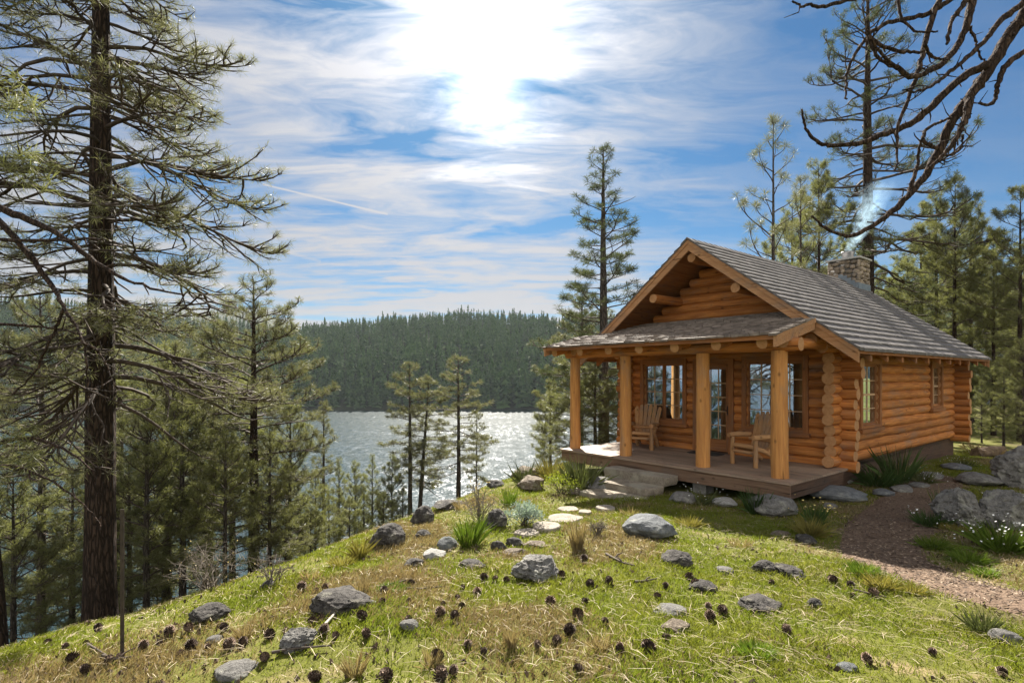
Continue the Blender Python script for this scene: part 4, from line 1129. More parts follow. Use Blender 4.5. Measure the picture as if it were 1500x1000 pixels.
def pine(name, seed, H, r0, cb, RL, nb, shape, e_lo, e_hi, droop, up, nsub, ndl, L, w, bark, need, tuft_mid=1, label=None, rbr=.018, lean=.0, dead=0, spread=1.05, wig=.05, subf=.42, trunks=1):
    """a pine: tapered trunk, limbs in whorls with side twigs, needle tufts on the twigs"""
    r = np.random.default_rng(seed)
    root = empty(name)
    gt, gb, gn = Geo(), Geo(), Geo()
    TP, TD = [], []
    for tk in range(trunks):
        n = 14; tz = np.linspace(0, 1, n); hh = H * (1 - .08 * tk)
        ox, oy = (0, 0) if tk == 0 else (r.uniform(.15, .3), r.uniform(-.1, .1))
        tx_ = ox + np.cumsum(r.normal(0, lean * hh / n * .5 + .004, n)) + lean * hh * tz; ty_ = oy + np.cumsum(r.normal(0, lean * hh / n * .4 + .004, n))
        if tk: tx_ = tx_ + .05 * hh * tz
        rad = r0 * (1 - tz) ** .75 + .008; rad[0] *= 1.25
        tp = np.stack([tx_, ty_, tz * hh], -1)
        gt.tube(tp, rad[:, None] * (1 + r.normal(0, .04, (n, 12))), 12, False)
        for i in range(nb):
            f = cb + (1 - cb) * ((i + r.uniform(0, .9)) / nb) ** .92
            f = min(f, .985)
            az = i * 2.39996 + r.normal(0, .35)
            q = (f - cb) / (1 - cb)
            Lb = RL * shape(q) * r.uniform(.5, 1.22)
            if Lb < .08: continue
            o = np.array([np.interp(f, tz, tp[:, 0]), np.interp(f, tz, tp[:, 1]), f * hh])
            el = e_lo + (e_hi - e_lo) * q + r.normal(0, .12)
            isdead = r.random() < dead * (1 - q) ** 1.5
            m = 8; s = np.linspace(0, 1, m)
            ee = el - droop * np.sin(s * math.pi * .8) + up * s ** 2.2
            aa = az + np.cumsum(r.normal(0, wig * 2.2, m))
            st = Lb / (m - 1)
            dx = np.stack([np.cos(aa) * np.cos(ee), np.sin(aa) * np.cos(ee), np.sin(ee)], -1)
            p = o + np.vstack([np.zeros(3), np.cumsum(dx[:-1] * st, 0)])
            rb = min(rbr * (Lb / RL + .35), rad[0] * .5)
            gb.tube(p, rb * (1 - s) ** .8 + .004, 5, False)
            if isdead: 
                continue
            TP.append(p[-1]); TD.append(dx[-1] + np.array((0, 0, .25)))
            ns = max(1, int(nsub * Lb / RL + r.uniform(0, 1)))
            for k in range(ns):
                f2 = .22 + .74 * (k + r.uniform(0, 1)) / ns
                c = np.array([np.interp(f2, s, p[:, j]) for j in range(3)]); a2 = np.interp(f2, s, aa) + (1 if k % 2 else -1) * r.uniform(.45, 1.15)
                e2 = np.interp(f2, s, ee) + r.normal(.05, .22)
                l2 = Lb * subf * (1.12 - f2) * r.uniform(.6, 1.2) + .10
                m2 = 5; s2 = np.linspace(0, 1, m2)
                e3 = e2 - droop * .3 * s2 + up * .9 * s2 ** 2; a3 = a2 + np.cumsum(r.normal(0, wig * 2.5, m2))
                d2 = np.stack([np.cos(a3) * np.cos(e3), np.sin(a3) * np.cos(e3), np.sin(e3)], -1)
                p2 = c + np.vstack([np.zeros(3), np.cumsum(d2[:-1] * l2 / (m2 - 1), 0)])
                gb.tube(p2, rb * .42 * (1 - s2) ** .7 + .003, 4, False)
                TP.append(p2[-1]); TD.append(d2[-1] + np.array((0, 0, .2)))
                for _ in range(tuft_mid):
                    if l2 > .3:
                        ii = r.integers(1, 4); a4 = a3[ii] + r.choice((-1, 1)) * r.uniform(.4, 1.0); e4 = e3[ii] + r.uniform(0, .5)
                        d4 = np.array((math.cos(a4) * math.cos(e4), math.sin(a4) * math.cos(e4), math.sin(e4)))
                        q4 = p2[ii] + d4 * l2 * r.uniform(.22, .42)
                        gb.tube([p2[ii], (p2[ii] + q4) / 2 + r.normal(0, .01, 3), q4], [rb * .25 + .002, rb * .2 + .002, .002], 3, False)
                        TP.append(q4); TD.append(d4 + np.array((0, 0, .2)))
        TP.append(tp[-1]); TD.append(np.array((0, 0, 1.0)))
    needles(gn, TP, TD, r, ndl, L, w, spread)
    gt.build('trunk', bark, root, True); gb.build('branches', M_twig, root, True); gn.build('crown', need, root)
    root['H'] = H
    return root
cone_s = lambda q: (1 - q) ** .75 * min(1, q * 6 + .45) + .06
full_s = lambda q: math.sin(math.pi * (q * .80 + .18)) ** .7
top_s = lambda q: math.sin(math.pi * min(1, q * .72 + .28)) ** .8 * .9 + .08
SPEC = {
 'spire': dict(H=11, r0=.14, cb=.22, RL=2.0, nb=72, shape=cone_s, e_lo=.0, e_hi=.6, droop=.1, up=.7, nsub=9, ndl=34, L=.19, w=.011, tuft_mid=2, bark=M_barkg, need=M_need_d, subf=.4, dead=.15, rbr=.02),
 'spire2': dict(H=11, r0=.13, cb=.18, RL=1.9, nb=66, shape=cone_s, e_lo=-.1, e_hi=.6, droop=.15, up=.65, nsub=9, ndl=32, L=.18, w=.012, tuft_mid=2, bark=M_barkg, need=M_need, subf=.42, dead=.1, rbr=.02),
 'lean_top': dict(H=9, r0=.085, cb=.38, RL=1.15, nb=42, shape=top_s, e_lo=-.25, e_hi=.7, droop=.2, up=.6, nsub=8, ndl=32, L=.17, w=.012, tuft_mid=2, bark=M_barkg, need=M_need, dead=.35, rbr=.014, trunks=2),
 'lean_top2': dict(H=9, r0=.09, cb=.30, RL=1.35, nb=44, shape=top_s, e_lo=-.3, e_hi=.7, droop=.2, up=.6, nsub=8, ndl=32, L=.17, w=.012, tuft_mid=2, bark=M_barkg, need=M_need, dead=.3, rbr=.015),
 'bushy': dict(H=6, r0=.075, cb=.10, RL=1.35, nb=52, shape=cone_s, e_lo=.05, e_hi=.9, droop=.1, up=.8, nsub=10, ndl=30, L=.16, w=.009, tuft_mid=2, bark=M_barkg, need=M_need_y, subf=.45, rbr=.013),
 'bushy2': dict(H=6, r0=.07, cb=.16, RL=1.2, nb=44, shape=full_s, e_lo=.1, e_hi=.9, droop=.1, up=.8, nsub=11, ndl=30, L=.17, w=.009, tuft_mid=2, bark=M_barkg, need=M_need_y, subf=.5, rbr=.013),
 'spread': dict(H=12, r0=.17, cb=.18, RL=2.7, nb=72, shape=full_s, e_lo=-.2, e_hi=.6, droop=.3, up=1.0, nsub=14, ndl=26, L=.18, w=.010, tuft_mid=3, bark=M_bark, need=M_need, subf=.42, rbr=.026, dead=.2),
 'spread2': dict(H=12, r0=.15, cb=.28, RL=2.4, nb=62, shape=top_s, e_lo=-.1, e_hi=.75, droop=.25, up=1.1, nsub=11, ndl=26, L=.19, w=.010, bark=M_barkg, need=M_need, subf=.48, rbr=.024, dead=.25, tuft_mid=3, lean=.03),
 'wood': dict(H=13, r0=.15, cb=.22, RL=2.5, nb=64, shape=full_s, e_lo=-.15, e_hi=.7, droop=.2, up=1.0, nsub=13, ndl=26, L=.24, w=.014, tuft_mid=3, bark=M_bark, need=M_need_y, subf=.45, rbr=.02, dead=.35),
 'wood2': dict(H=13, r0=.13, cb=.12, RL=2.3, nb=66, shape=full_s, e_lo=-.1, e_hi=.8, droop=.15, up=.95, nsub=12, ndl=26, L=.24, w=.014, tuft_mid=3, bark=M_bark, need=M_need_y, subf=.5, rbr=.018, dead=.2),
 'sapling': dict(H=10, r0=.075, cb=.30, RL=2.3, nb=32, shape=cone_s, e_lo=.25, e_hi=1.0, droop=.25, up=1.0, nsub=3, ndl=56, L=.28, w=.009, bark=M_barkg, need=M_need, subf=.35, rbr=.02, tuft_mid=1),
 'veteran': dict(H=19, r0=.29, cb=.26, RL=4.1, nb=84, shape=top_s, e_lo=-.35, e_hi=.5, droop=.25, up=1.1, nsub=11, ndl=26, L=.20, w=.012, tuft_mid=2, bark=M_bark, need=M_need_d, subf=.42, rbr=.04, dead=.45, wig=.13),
}
PROTO = {}
def tree(kind, px, depth, top, label, rz=None, name='pine_tree', group=None, sx=1.0, x=None, sc_h=None):
    X = (px - CX) / F * depth if x is None else x
    z = gz(X, depth) - .06
    h = (HY - top) / F * depth - z if sc_h is None else sc_h
    first = kind not in PROTO
    if first: PROTO[kind] = pine(name, 500 + len(PROTO) * 13, **SPEC[kind])
    o = PROTO[kind] if first else copy_tree(PROTO[kind])
    if not first: pass
    s = h / SPEC[kind]['H']
    o.location = (X, depth, z); o.scale = (s * sx, s * sx, s); o.rotation_euler = (0, 0, random.uniform(0, 6.28) if rz is None else rz)
    tag(o, label, 'pine tree', group)
    return o

# big pine at the left
bigpine = pine('pine_tree', 901, H=17, r0=.235, cb=.25, RL=3.15, nb=150, shape=lambda q: .95 - .55 * q + .1 * math.sin(q * 30), e_lo=-.08, e_hi=.30, droop=.6, up=.8, nsub=24, ndl=19, L=.14, w=.0060, tuft_mid=3,
               bark=M_bark, need=M_need, subf=.55, rbr=.030, dead=.34, wig=.13)
X = (147 - CX) / F * 9.0; bigpine.location = (X, 9.0, gz(X, 9.0) - .1); tag(bigpine, 'tall dark pine with thick straight trunk and drooping limbs at the left', 'pine tree')
G1 = 'pines on the slope at the left'
for a in (
  ('spread', 372, 15.0, 408, 'broad olive green pine right of the thick dark trunk, tip against the far hill', None, 1.25),
  ('spread2', 300, 19.0, 470, 'wide pine standing behind the broad olive one', 1.0, 1.3),
  ('bushy2', 215, 11.5, 590, 'young bushy pine just right of the thick dark trunk', 2.0, 1.15),
  ('bushy', 268, 13.0, 560, 'young pine with thin dark stem in the left thicket, behind the stake', .5, 1.1),
  ('bushy2', 330, 12.0, 640, 'young pine with pale green tips above the bare brush', 3.0, 1.2),
  ('bushy', 395, 14.0, 620, 'slim young pine at the right side of the left thicket', 4.0, 1.0),
  ('bushy2', 245, 17.0, 520, 'taller young pine deep in the left thicket', 5.0, 1.2),
  ('bushy', 60, 12.0, 640, 'low pine left of the thick dark trunk', 1.4, 1.3),
  ('spread2', 60, 17.0, 420, 'wide pine at the left edge behind the thick trunk', 2.4, 1.0),
  ('bushy2', 20, 9.5, 700, 'small pale green pine in the bottom left corner thicket', .9, 1.2),
  ('bushy', 105, 14.0, 690, 'small pine seen between the left edge and the thick trunk', 2.9, 1.2),
  ('spread', 175, 24.0, 480, 'pine far down the slope behind the thick trunk', 3.9, 1.3),
  ('spread2', 240, 14.0, 500, 'wide pine close behind the stake', 0.4, 1.1),
  ('bushy2', 425, 16.5, 600, 'slim pale green pine at the right border of the left thicket', 2.2, 1.1),
  ('bushy', 190, 13.0, 680, 'low bushy pine in the shade right of the thick trunk', 1.1, 1.3),
  ('bushy2', 340, 17.0, 560, 'young pine in the middle of the left thicket', 3.8, 1.3),
  ('bushy2', 420, 20.0, 680, 'small pine below the broad olive one near the water', 4.6, 1.2),
  ('spire2', 474, 21.0, 588, 'narrow pine alone before the lake, left of the row of small ones', 1.2, 1.0),
  ('bushy', 462, 17.5, 690, 'small pine below the narrow lakeside one', 3.3, 1.0),
  ('bushy', 497, 24.0, 676, 'small pine first in the row before the lake', 0.3, .9),
  ('bushy2', 520, 26.0, 682, 'small pine second in the row before the lake', 1.9, .9),
  ('bushy', 545, 24.0, 668, 'small pointed pine third in the row before the lake', 2.7, .9),
  ('bushy2', 574, 25.0, 672, 'small bushy pine at the right end of the row before the lake', 3.5, 1.0),
  ('bushy', 440, 22.0, 725, 'low pine under the left end of the row', 5.5, 1.1),
  ('bushy', 482, 19.5, 722, 'low bushy pine in front of the row, left of the first small one', 0.9, 1.2),
  ('bushy2', 512, 20.5, 730, 'low bushy pine in front of the second small one of the row', 2.4, 1.2),
  ('bushy', 533, 22.0, 716, 'low slim pine squeezed between the second and third of the row', 4.4, 1.0),
  ('bushy2', 562, 21.0, 722, 'low bushy pine at the foot of the bushy row end', 5.1, 1.2),
  ('bushy', 590, 23.0, 708, 'low pine at the foot of the twin stemmed one', 1.4, 1.2),
  ('bushy2', 455, 16.0, 742, 'lowest pine on the near slope where the thicket meets the lake', 3.2, 1.3),
  ('bushy', 418, 14.5, 742, 'small pine below the crest at the end of the thicket', .4, 1.3),
  ('lean_top', 600, 27.0, 530, 'slender twin stemmed pine with a high tuft crown in front of the glitter', .2, 1.4),
  ('lean_top2', 672, 25.0, 523, 'slender pine with sparse high crown in the middle of the glitter', 1.0, 1.5),
  ('lean_top2', 698, 28.0, 588, 'thin shorter pine right beside the slender one in the glitter', 4.0, .8),
  ('spire', 884, 20.0, 215, 'tall conical pine rising left of the gable', .4, 1.4),
  ('spread2', 850, 24.0, 425, 'rounded pine beneath the tall conical one left of the porch', 1.3, 1.4),
  ('bushy', 838, 19.0, 500, 'bushy pine outside the leftmost porch post, in front of the rounded one', 3.1, 1.7),
  ('bushy2', 872, 18.5, 530, 'bushy pine between the two left porch posts', .7, 1.7),
  ('bushy2', 806, 22.0, 560, 'bushy pine at the lake end of the porch eave', 4.0, 1.4),
  ('bushy', 905, 22.0, 560, 'young pine seen through the porch posts', 2.2, 1.4),
  ('bushy2', 805, 26.0, 610, 'small pine on the lake side of the porch', 2.8, 1.1),
): tree(a[0], a[1], a[2], a[3], a[4], a[5], group=G1, sx=a[6])
G2 = 'pines behind the cabin on the right'
for a in (
  ('veteran', 1271, 25.0, -60, 'huge dark pine with twisted bare limbs behind the chimney', .7, 1.0),
  ('sapling', 1133, 19.0, 178, 'thin young pine with long needle tufts above the roof ridge', .9, 1.0),
  ('sapling', 1172, 22.0, 262, 'thin young pine leaning to the taller one above the ridge', 2.6, 1.0),
  ('wood2', 1200, 24.0, 240, 'leafy young pine between the thin ones and the chimney', 3.0, .9),
  ('wood', 1372, 26.0, 285, 'sunlit yellow green pine right of the chimney', 1.7, .9),
  ('wood2', 1398, 24.0, 262, 'tallest sunlit pine over the lower end of the roof', .2, .9),
  ('wood', 1422, 27.0, 300, 'sunlit pine with straight dark trunk past the eave', 2.9, .9),
  ('wood2', 1330, 31.0, 380, 'smaller green pine just right of the chimney foot', 4.1, 1.1),
  ('wood', 1455, 23.0, 350, 'leaning pine beyond the rear eave', 5.0, .9),
  ('wood2', 1494, 21.0, 275, 'dense pine at the right edge of the view', .8, 1.0),
  ('wood', 1480, 29.0, 400, 'shaded pine behind the dense one at the right edge', 3.7, 1.0),
  ('bushy2', 1438, 20.0, 560, 'young pine on the grass behind the cabin corner', 1.1, 1.1),
  ('bushy', 1470, 18.0, 540, 'young bushy pine above the fallen log', 2.1, 1.2),
  ('bushy2', 1500, 16.5, 500, 'young pine at the right edge above the big boulders', 4.4, 1.2),
  ('wood2', 1260, 36.0, 345, 'pine far back, seen left of the chimney', 4.9, 1.1),
  ('wood', 1160, 38.0, 300, 'pine far back above the roof ridge', 5.7, 1.1),
  ('wood2', 1540, 27.0, 330, 'pine partly cut off by the right edge', 2.0, 1.0),
  ('wood', 1350, 42.0, 330, 'pine deep in the wood between the sunlit trunks', 1.5, 1.2),
  ('wood2', 1420, 46.0, 350, 'pine deepest in the wood beyond the eave', .4, 1.3),
  ('wood', 1500, 40.0, 360, 'pine deep in the wood at the right edge', 3.1, 1.3),
  ('bushy2', 1312, 30.0, 430, 'young pine in the undergrowth right of the chimney, above the eave', .6, 1.3),
  ('bushy', 1345, 27.0, 450, 'young pine peeking over the lower roof slope', 1.6, 1.3),
  ('bushy2', 1400, 33.0, 470, 'bushy young pine between the sunlit trunks', 2.6, 1.4),
  ('bushy', 1452, 31.0, 500, 'bushy young pine in the shade beyond the eave', 3.6, 1.4),
  ('bushy2', 1490, 26.0, 480, 'bushy young pine in the shade at the right edge', 4.6, 1.4),
  ('spread2', 1440, 36.0, 400, 'wide pine filling the wood beyond the eave', 5.6, 1.2),
  ('spread', 1530, 32.0, 380, 'wide pine filling the wood at the right edge', .9, 1.2),
  ('spread', 1340, 48.0, 400, 'wide pine farthest back in the wood', 1.9, 1.2),
): tree(a[0], a[1], a[2], a[3], a[4], a[5], group=G2, sx=a[6])

# overhanging pine out of frame at the right: trunk and bare twisted limbs
M_bare = mat_bark('bare_limb_bark', (.022, .015, .012), (.115, .075, .052))
def limb(g, pts, d0, d1, w0, w1, seed, offx=1020, offy=0, s=2.777, twigs=6, ang_=.9):
    r = np.random.default_rng(seed)
    n = len(pts); ds = np.linspace(d0, d1, n) + r.normal(0, .04, n)
    P = np.array([at(offx + a / s, offy + b / s, dd_) for (a, b), dd_ in zip(pts, ds)])
    u = np.linspace(0, n - 1, n * 5)
    Q = np.stack([np.interp(u, np.arange(n), P[:, j]) for j in range(3)], -1)
    for _ in range(3): Q[1:-1] = (Q[:-2] + 2 * Q[1:-1] + Q[2:]) / 4
    Q += r.normal(0, .006, Q.shape)
    W_ = np.linspace(w0, w1 * .6, len(Q)) / 2 * np.linspace(d0, d1, len(Q)) / F
    g.tube(Q, W_[:, None] * (1 + r.normal(0, .10, (len(Q), 8))), 8, True)
    for _ in range(twigs * 4):                                   # stubs and bark flakes
        i = r.integers(1, len(Q) - 1); d = r.normal(0, 1, 3); d /= np.linalg.norm(d); l_ = W_[i] * r.uniform(1.2, 2.2)
        g.tube([Q[i], Q[i] + d * l_], [W_[i] * .3, W_[i] * .12], 4, True)
    for _ in range(twigs):
        i = r.integers(2, len(Q) - 1); d = (Q[i] - Q[i - 1]); d /= np.linalg.norm(d) + 1e-9; d = d + r.normal(0, .8, 3); d /= np.linalg.norm(d); l_ = r.uniform(.06, .22)
        e = Q[i] + d * l_ * .5 + r.normal(0, .03, 3); f = e + d * l_ * .5 + np.array((0, 0, l_ * .35)) + r.normal(0, .04, 3)
        g.tube([Q[i], e, f], [.009, .007, .003], 4, False)
    return Q
root = empty('pine_tree', (7.6, 6.6, gz(7.6, 6.6) - .05)); tag(root, 'pine beyond the right edge whose bare twisted limbs hang into the top right corner', 'pine tree')
c0 = np.array(root.location)
g = Geo(); z = np.linspace(0, 13, 14); rr_ = np.random.default_rng(2)
g.tube(np.stack([rr_.normal(0, .02, 14), rr_.normal(0, .02, 14), z], -1), (.26 * (1 - z / 14.5) ** .7)[:, None] * (1 + rr_.normal(0, .04, (14, 14))), 14, True)
g.build('trunk', M_bark, root, True)
LIMBS = [
 ([(1640, -330), (1480, -130), (1380, -20), (1320, 80), (1250, 180), (1180, 300), (1110, 400), (1040, 490), (990, 610), (930, 720), (860, 800), (790, 870), (700, 930), (620, 965), (540, 940), (470, 880)], 6.9, 6.1, 21, 5),
 ([(1110, 400), (1100, 470), (1060, 560), (1000, 640), (940, 690)], 6.45, 6.3, 12, 5),
 ([(1700, -200), (1450, -60), (1333, 10), (1230, 90), (1190, 150), (1100, 240), (1020, 300), (960, 350), (900, 372), (840, 370)], 6.8, 5.6, 11, 4),
 ([(1640, -330), (1330, -180), (1180, -90), (1118, 0), (1110, 90), (1060, 200), (1000, 260), (930, 300), (880, 320), (800, 270), (720, 180), (690, 110)], 6.9, 5.7, 14, 5),
 ([(1185, 265), (1080, 310), (960, 430), (870, 510), (760, 550), (690, 578), (600, 592), (510, 592), (460, 550), (437, 490), (430, 445)], 6.6, 6.0, 12, 4),
 ([(1640, -330), (1250, -210), (1050, -100), (960, 50), (930, 180), (900, 300), (850, 430), (815, 530), (820, 620), (812, 690)], 6.9, 5.9, 11, 4),
 ([(1640, -330), (1250, -160), (1030, 0), (960, 50), (880, 75), (780, 90), (700, 140), (650, 210), (612, 290), (606, 350), (612, 408)], 6.9, 6.2, 9, 4),
 ([(1640, -330), (1150, -160), (800, -40), (600, 5), (500, 30), (430, 25), (392, 8)], 6.9, 6.0, 9, 4),
 ([(1640, -330), (1000, -160), (840, -60), (815, 10), (840, 90), (900, 135), (985, 128)], 6.9, 6.2, 7, 4),
 ([(1640, 120), (1450, 150), (1333, 210), (1250, 270), (1225, 350), (1215, 410), (1190, 430), (1150, 418)], 6.8, 6.3, 11, 5),
 ([(1200, -80), (1100, 0), (1040, 80), (1020, 180)], 6.7, 6.2, 9, 7),
 ([(1115, 110), (1135, 170), (1150, 220), (1172, 262)], 6.5, 6.6, 4, 4),
 ([(985, 610), (915, 570), (940, 520), (990, 495), (1040, 482)], 6.2, 6.5, 6, 5),
 ([(1088, 550), (1080, 600), (1050, 625), (1000, 640)], 6.5, 6.4, 4, 5),
 ([(700, 150), (760, 190), (840, 215), (920, 210)], 6.2, 6.3, 6, 6),
 ([(690, 110), (720, 220), (800, 270), (860, 320)], 6.0, 6.1, 6, 5),
 ([(930, 180), (950, 230), (1010, 245)], 6.1, 6.2, 5, 5),
 ([(860, 800), (880, 740), (900, 680), (905, 600), (925, 545)], 6.2, 6.3, 7, 5),
]
g = Geo()
for q, (pts, d0, d1, w0, w1) in enumerate(LIMBS): limb(g, pts, d0, d1, w0, w1, 300 + q, twigs=5 if q < 6 else 2)
g.build('bare_limbs', M_bare, root, True, -c0)
gb, gn = Geo(), Geo(); TP, TD = [], []
for q in range(40):
    z0 = rr_.uniform(8, 13); a = rr_.uniform(0, 6.28); l_ = (13.6 - z0) * .5 + .4
    p = np.array([(0, 0, z0), (math.cos(a) * l_ * .5, math.sin(a) * l_ * .5, z0 + .1), (math.cos(a) * l_, math.sin(a) * l_, z0 + .4)])
    gb.tube(p, [.03, .02, .008], 5, False)
    for k in range(9):
        f = rr_.uniform(.35, 1); TP.append(p[0] + (p[2] - p[0]) * f + rr_.normal(0, .22, 3)); TD.append((math.cos(a), math.sin(a), .5))
needles(gn, TP, TD, rr_, 22, .18, .008)
gb.build('branches', M_twig, root, True); gn.build('crown', M_need, root)

# pine at the left edge, mostly out of frame, whose broken lower limbs reach in
X = (-6 - CX) / F * 7.2; root = empty('pine_tree', (X, 7.2, gz(X, 7.2) - .08)); tag(root, 'pine at the left edge with bare and broken limbs reaching across the thick trunk', 'pine tree')
c0 = np.array(root.location); rr_ = np.random.default_rng(12)
g = Geo(); z = np.linspace(0, 14, 14)
g.tube(np.stack([np.linspace(0, -1.2, 14), rr_.normal(0, .02, 14), z], -1), (.16 * (1 - z / 15.5) ** .7)[:, None] * (1 + rr_.normal(0, .04, (14, 12))), 12, True)
g.build('trunk', M_bark, root, True)
g = Geo()
LL = [([(-40, 290), (0, 305), (50, 325), (90, 345), (150, 392), (200, 418), (270, 432)], 6.8, 5.2, 13, 4),
      ([(-60, 345), (0, 352), (70, 352), (150, 350)], 6.8, 5.6, 7, 5),
      ([(-30, 300), (10, 335), (45, 375), (80, 425), (94, 452), (110, 475), (124, 503)], 6.9, 5.5, 10, 5),
      ([(94, 452), (80, 485), (65, 515), (50, 548), (20, 575)], 5.7, 5.9, 5, 3),
      ([(124, 503), (128, 540), (130, 580), (126, 600)], 5.5, 5.5, 3, 1),
      ([(124, 503), (150, 520), (168, 560), (175, 610)], 5.5, 5.4, 3, 1),
      ([(-60, 700), (0, 645), (50, 640), (100, 660), (140, 690)], 7.0, 6.2, 8, 3),
      ([(-40, 470), (0, 475), (60, 478), (120, 488)], 7.0, 6.0, 6, 3),
      ([(-40, 690), (20, 680), (70, 700), (120, 735), (150, 770)], 7.0, 6.1, 5, 2),
      ([(-40, 250), (0, 290), (30, 262), (70, 258)], 6.6, 5.0, 7, 2),
      ([(-40, 150), (-10, 155), (20, 160)], 6.6, 5.0, 6, 3)]
ends = []
for q, (pts, d0, d1, w0, w1) in enumerate(LL):
    Q = limb(g, pts, d0, d1, w0, w1, 400 + q, 0, 0, 1.0, twigs=5); ends.append(Q[-1])
g.build('bare_limbs', M_bare, root, True, -c0)
TP, TD = [], []
for p, nn in ((at(12, 140, 5.0), 5), (at(40, 245, 5.0), 6), (at(20, 165, 5.0), 4), (at(70, 258, 5.0), 4), (at(14, 650, 5.6), 6), (at(30, 670, 5.6), 5), (at(5, 120, 5.2), 5)):
    for k in range(nn): TP.append(np.array(p) + rr_.normal(0, .09, 3) - c0); TD.append(rr_.normal(0, .6, 3) + np.array((.6, -.3, .2)))
for q in range(120):
    z0 = rr_.uniform(6.5, 14); a = rr_.uniform(0, 6.28); l_ = rr_.uniform(.4, 2.0) * (1.1 - z0 / 16)
    TP.append(np.array((math.cos(a) * l_ - z0 * .085, math.sin(a) * l_, z0))); TD.append((math.cos(a), math.sin(a), .5))
gn = Geo(); needles(gn, TP, TD, rr_, 34, .17, .006); gn.build('crown', M_need_y, root)

# ------------------------------------------------------------------ shrubs and clumps
M_gr = [mat_leaf('bright_grass', (.09, .15, .015), (.17, .23, .035), .4, .5, .3), mat_leaf('dry_grass', (.26, .20, .10), (.44, .36, .20), .35, .6, .2), mat_leaf('golden_grass', (.17, .16, .035), (.36, .30, .09), .38, .55, .25), mat_leaf('deep_green_grass', (.04, .08, .02), (.09, .14, .04), .35, .5, .3),
        mat_leaf('silver_leaf', (.16, .22, .19), (.34, .40, .37), .25, .6, .3), mat_leaf('lime_leaf', (.16, .20, .02), (.30, .33, .05), .4, .5, .3), mat_leaf('olive_leaf', (.07, .09, .03), (.15, .16, .06), .3, .5, .3)]
M_white = mat_simple('white_petal', (.72, .72, .70), (.85, .85, .82), 9, .7, 0); M_yellow = mat_simple('yellow_petal', (.68, .52, .12), (.8, .68, .3), 9, .7, 0)
M_brush = mat_simple('grey_brush_twigs', (.09, .075, .06), (.22, .185, .15), 9, .9, .3)
_fl = {}
def flower_mesh(fm):
    if fm.name in _fl: return _fl[fm.name]
    g = Geo(); n = 8
    for k in range(n):
        a = k * 2 * math.pi / n; d = np.array((math.cos(a), math.sin(a), 0)); p = np.array((-math.sin(a), math.cos(a), 0)); u = np.array((0, 0, 1.0))
        g.add([d * .1, d * .6 - p * .3 + u * .2, d * 1.0 + u * .3, d * .6 + p * .3 + u * .2], [(0, 1, 2, 3)])
    t_ = np.linspace(0, 6.283, 7)[:-1]
    g.tube([(0, 0, .0), (0, 0, .25), (0, 0, .42)], [.25, .34, .18], 7, True)
    me = g.mesh('flower'); me.materials.append(fm); _fl[fm.name] = me
    return me
def blades(g, r, n, rad, h, lean, w, curve=.6, base=(0, 0, 0), z0=0):
    a = r.uniform(0, 6.28, n); q = np.sqrt(r.uniform(0, 1, n)) * rad * .5
    bx, by = np.cos(a) * q, np.sin(a) * q
    a2 = a + r.normal(0, .6, n); l_ = h * r.uniform(.55, 1.1, n); t = np.abs(r.normal(0, lean, n)) + q / max(rad, .01) * lean
    dx, dy, dz = np.cos(a2) * np.sin(t), np.sin(a2) * np.sin(t), np.cos(t)
    d = np.stack([dx, dy, dz], -1); B = np.stack([bx, by, np.zeros(n) + z0], -1) + np.array(base)
    s = np.stack([-np.sin(a2 + r.normal(0, .9, n)), np.cos(a2), 0 * a], -1) * (w * r.uniform(.6, 1.3, n))[:, None] / 2
    M1 = B + d * (l_ * .5)[:, None]; out = np.stack([np.cos(a2), np.sin(a2), -.45 + 0 * a2], -1) * (l_ * curve * .35 * np.sin(t + .2))[:, None]
    T = B + d * l_[:, None] + out
    V = np.stack([B - s, B + s, M1 + s * .8, T, M1 - s * .8], 1)
    g.add(V.reshape(-1, 3), np.arange(5 * n).reshape(-1, 5))
    return T
def tuft(px, pb, wp, hp, mi, label, n=160, lean=.32, name='grass_tuft', cat='grass tuft', group='grass tufts on the meadow', w=.006, flowers=None, second=None, curve=.6):
    x, y, z = hit(px, pb); m = y / F
    r = np.random.default_rng(int(px * 7 + pb)); g = Geo()
    T = blades(g, r, n, wp * m * .5, hp * m * 1.05, lean, w, curve)
    o = tag(empty(name, (x, y, z - .015)), label, cat, group)
    if flowers is None and second is None:
        bpy.data.objects.remove(o); o = g.build(name, M_gr[mi]); o.location = (x, y, z - .015); return tag(o, label, cat, group)
    g.build('foliage', M_gr[mi], o)
    if second is not None:
        g = Geo(); blades(g, r, second[1], wp * m * .4, hp * m * second[2], lean * .6, w * .7, .3); g.build('dry_stalks', M_gr[second[0]], o)
    if flowers:
        fm, fn_, fs = flowers
        for p in T[r.integers(0, len(T), fn_)]:
            fo = bpy.data.objects.new('flower', flower_mesh(fm)); COL.objects.link(fo); fo.parent = o
            fo.location = p * np.array((1.25, 1.25, 1.0)) + np.array((0, 0, r.uniform(0, .03))); fo.scale = (fs,) * 3; fo.rotation_euler = (r.normal(0, .4), r.normal(0, .4), r.uniform(0, 6))
    return o
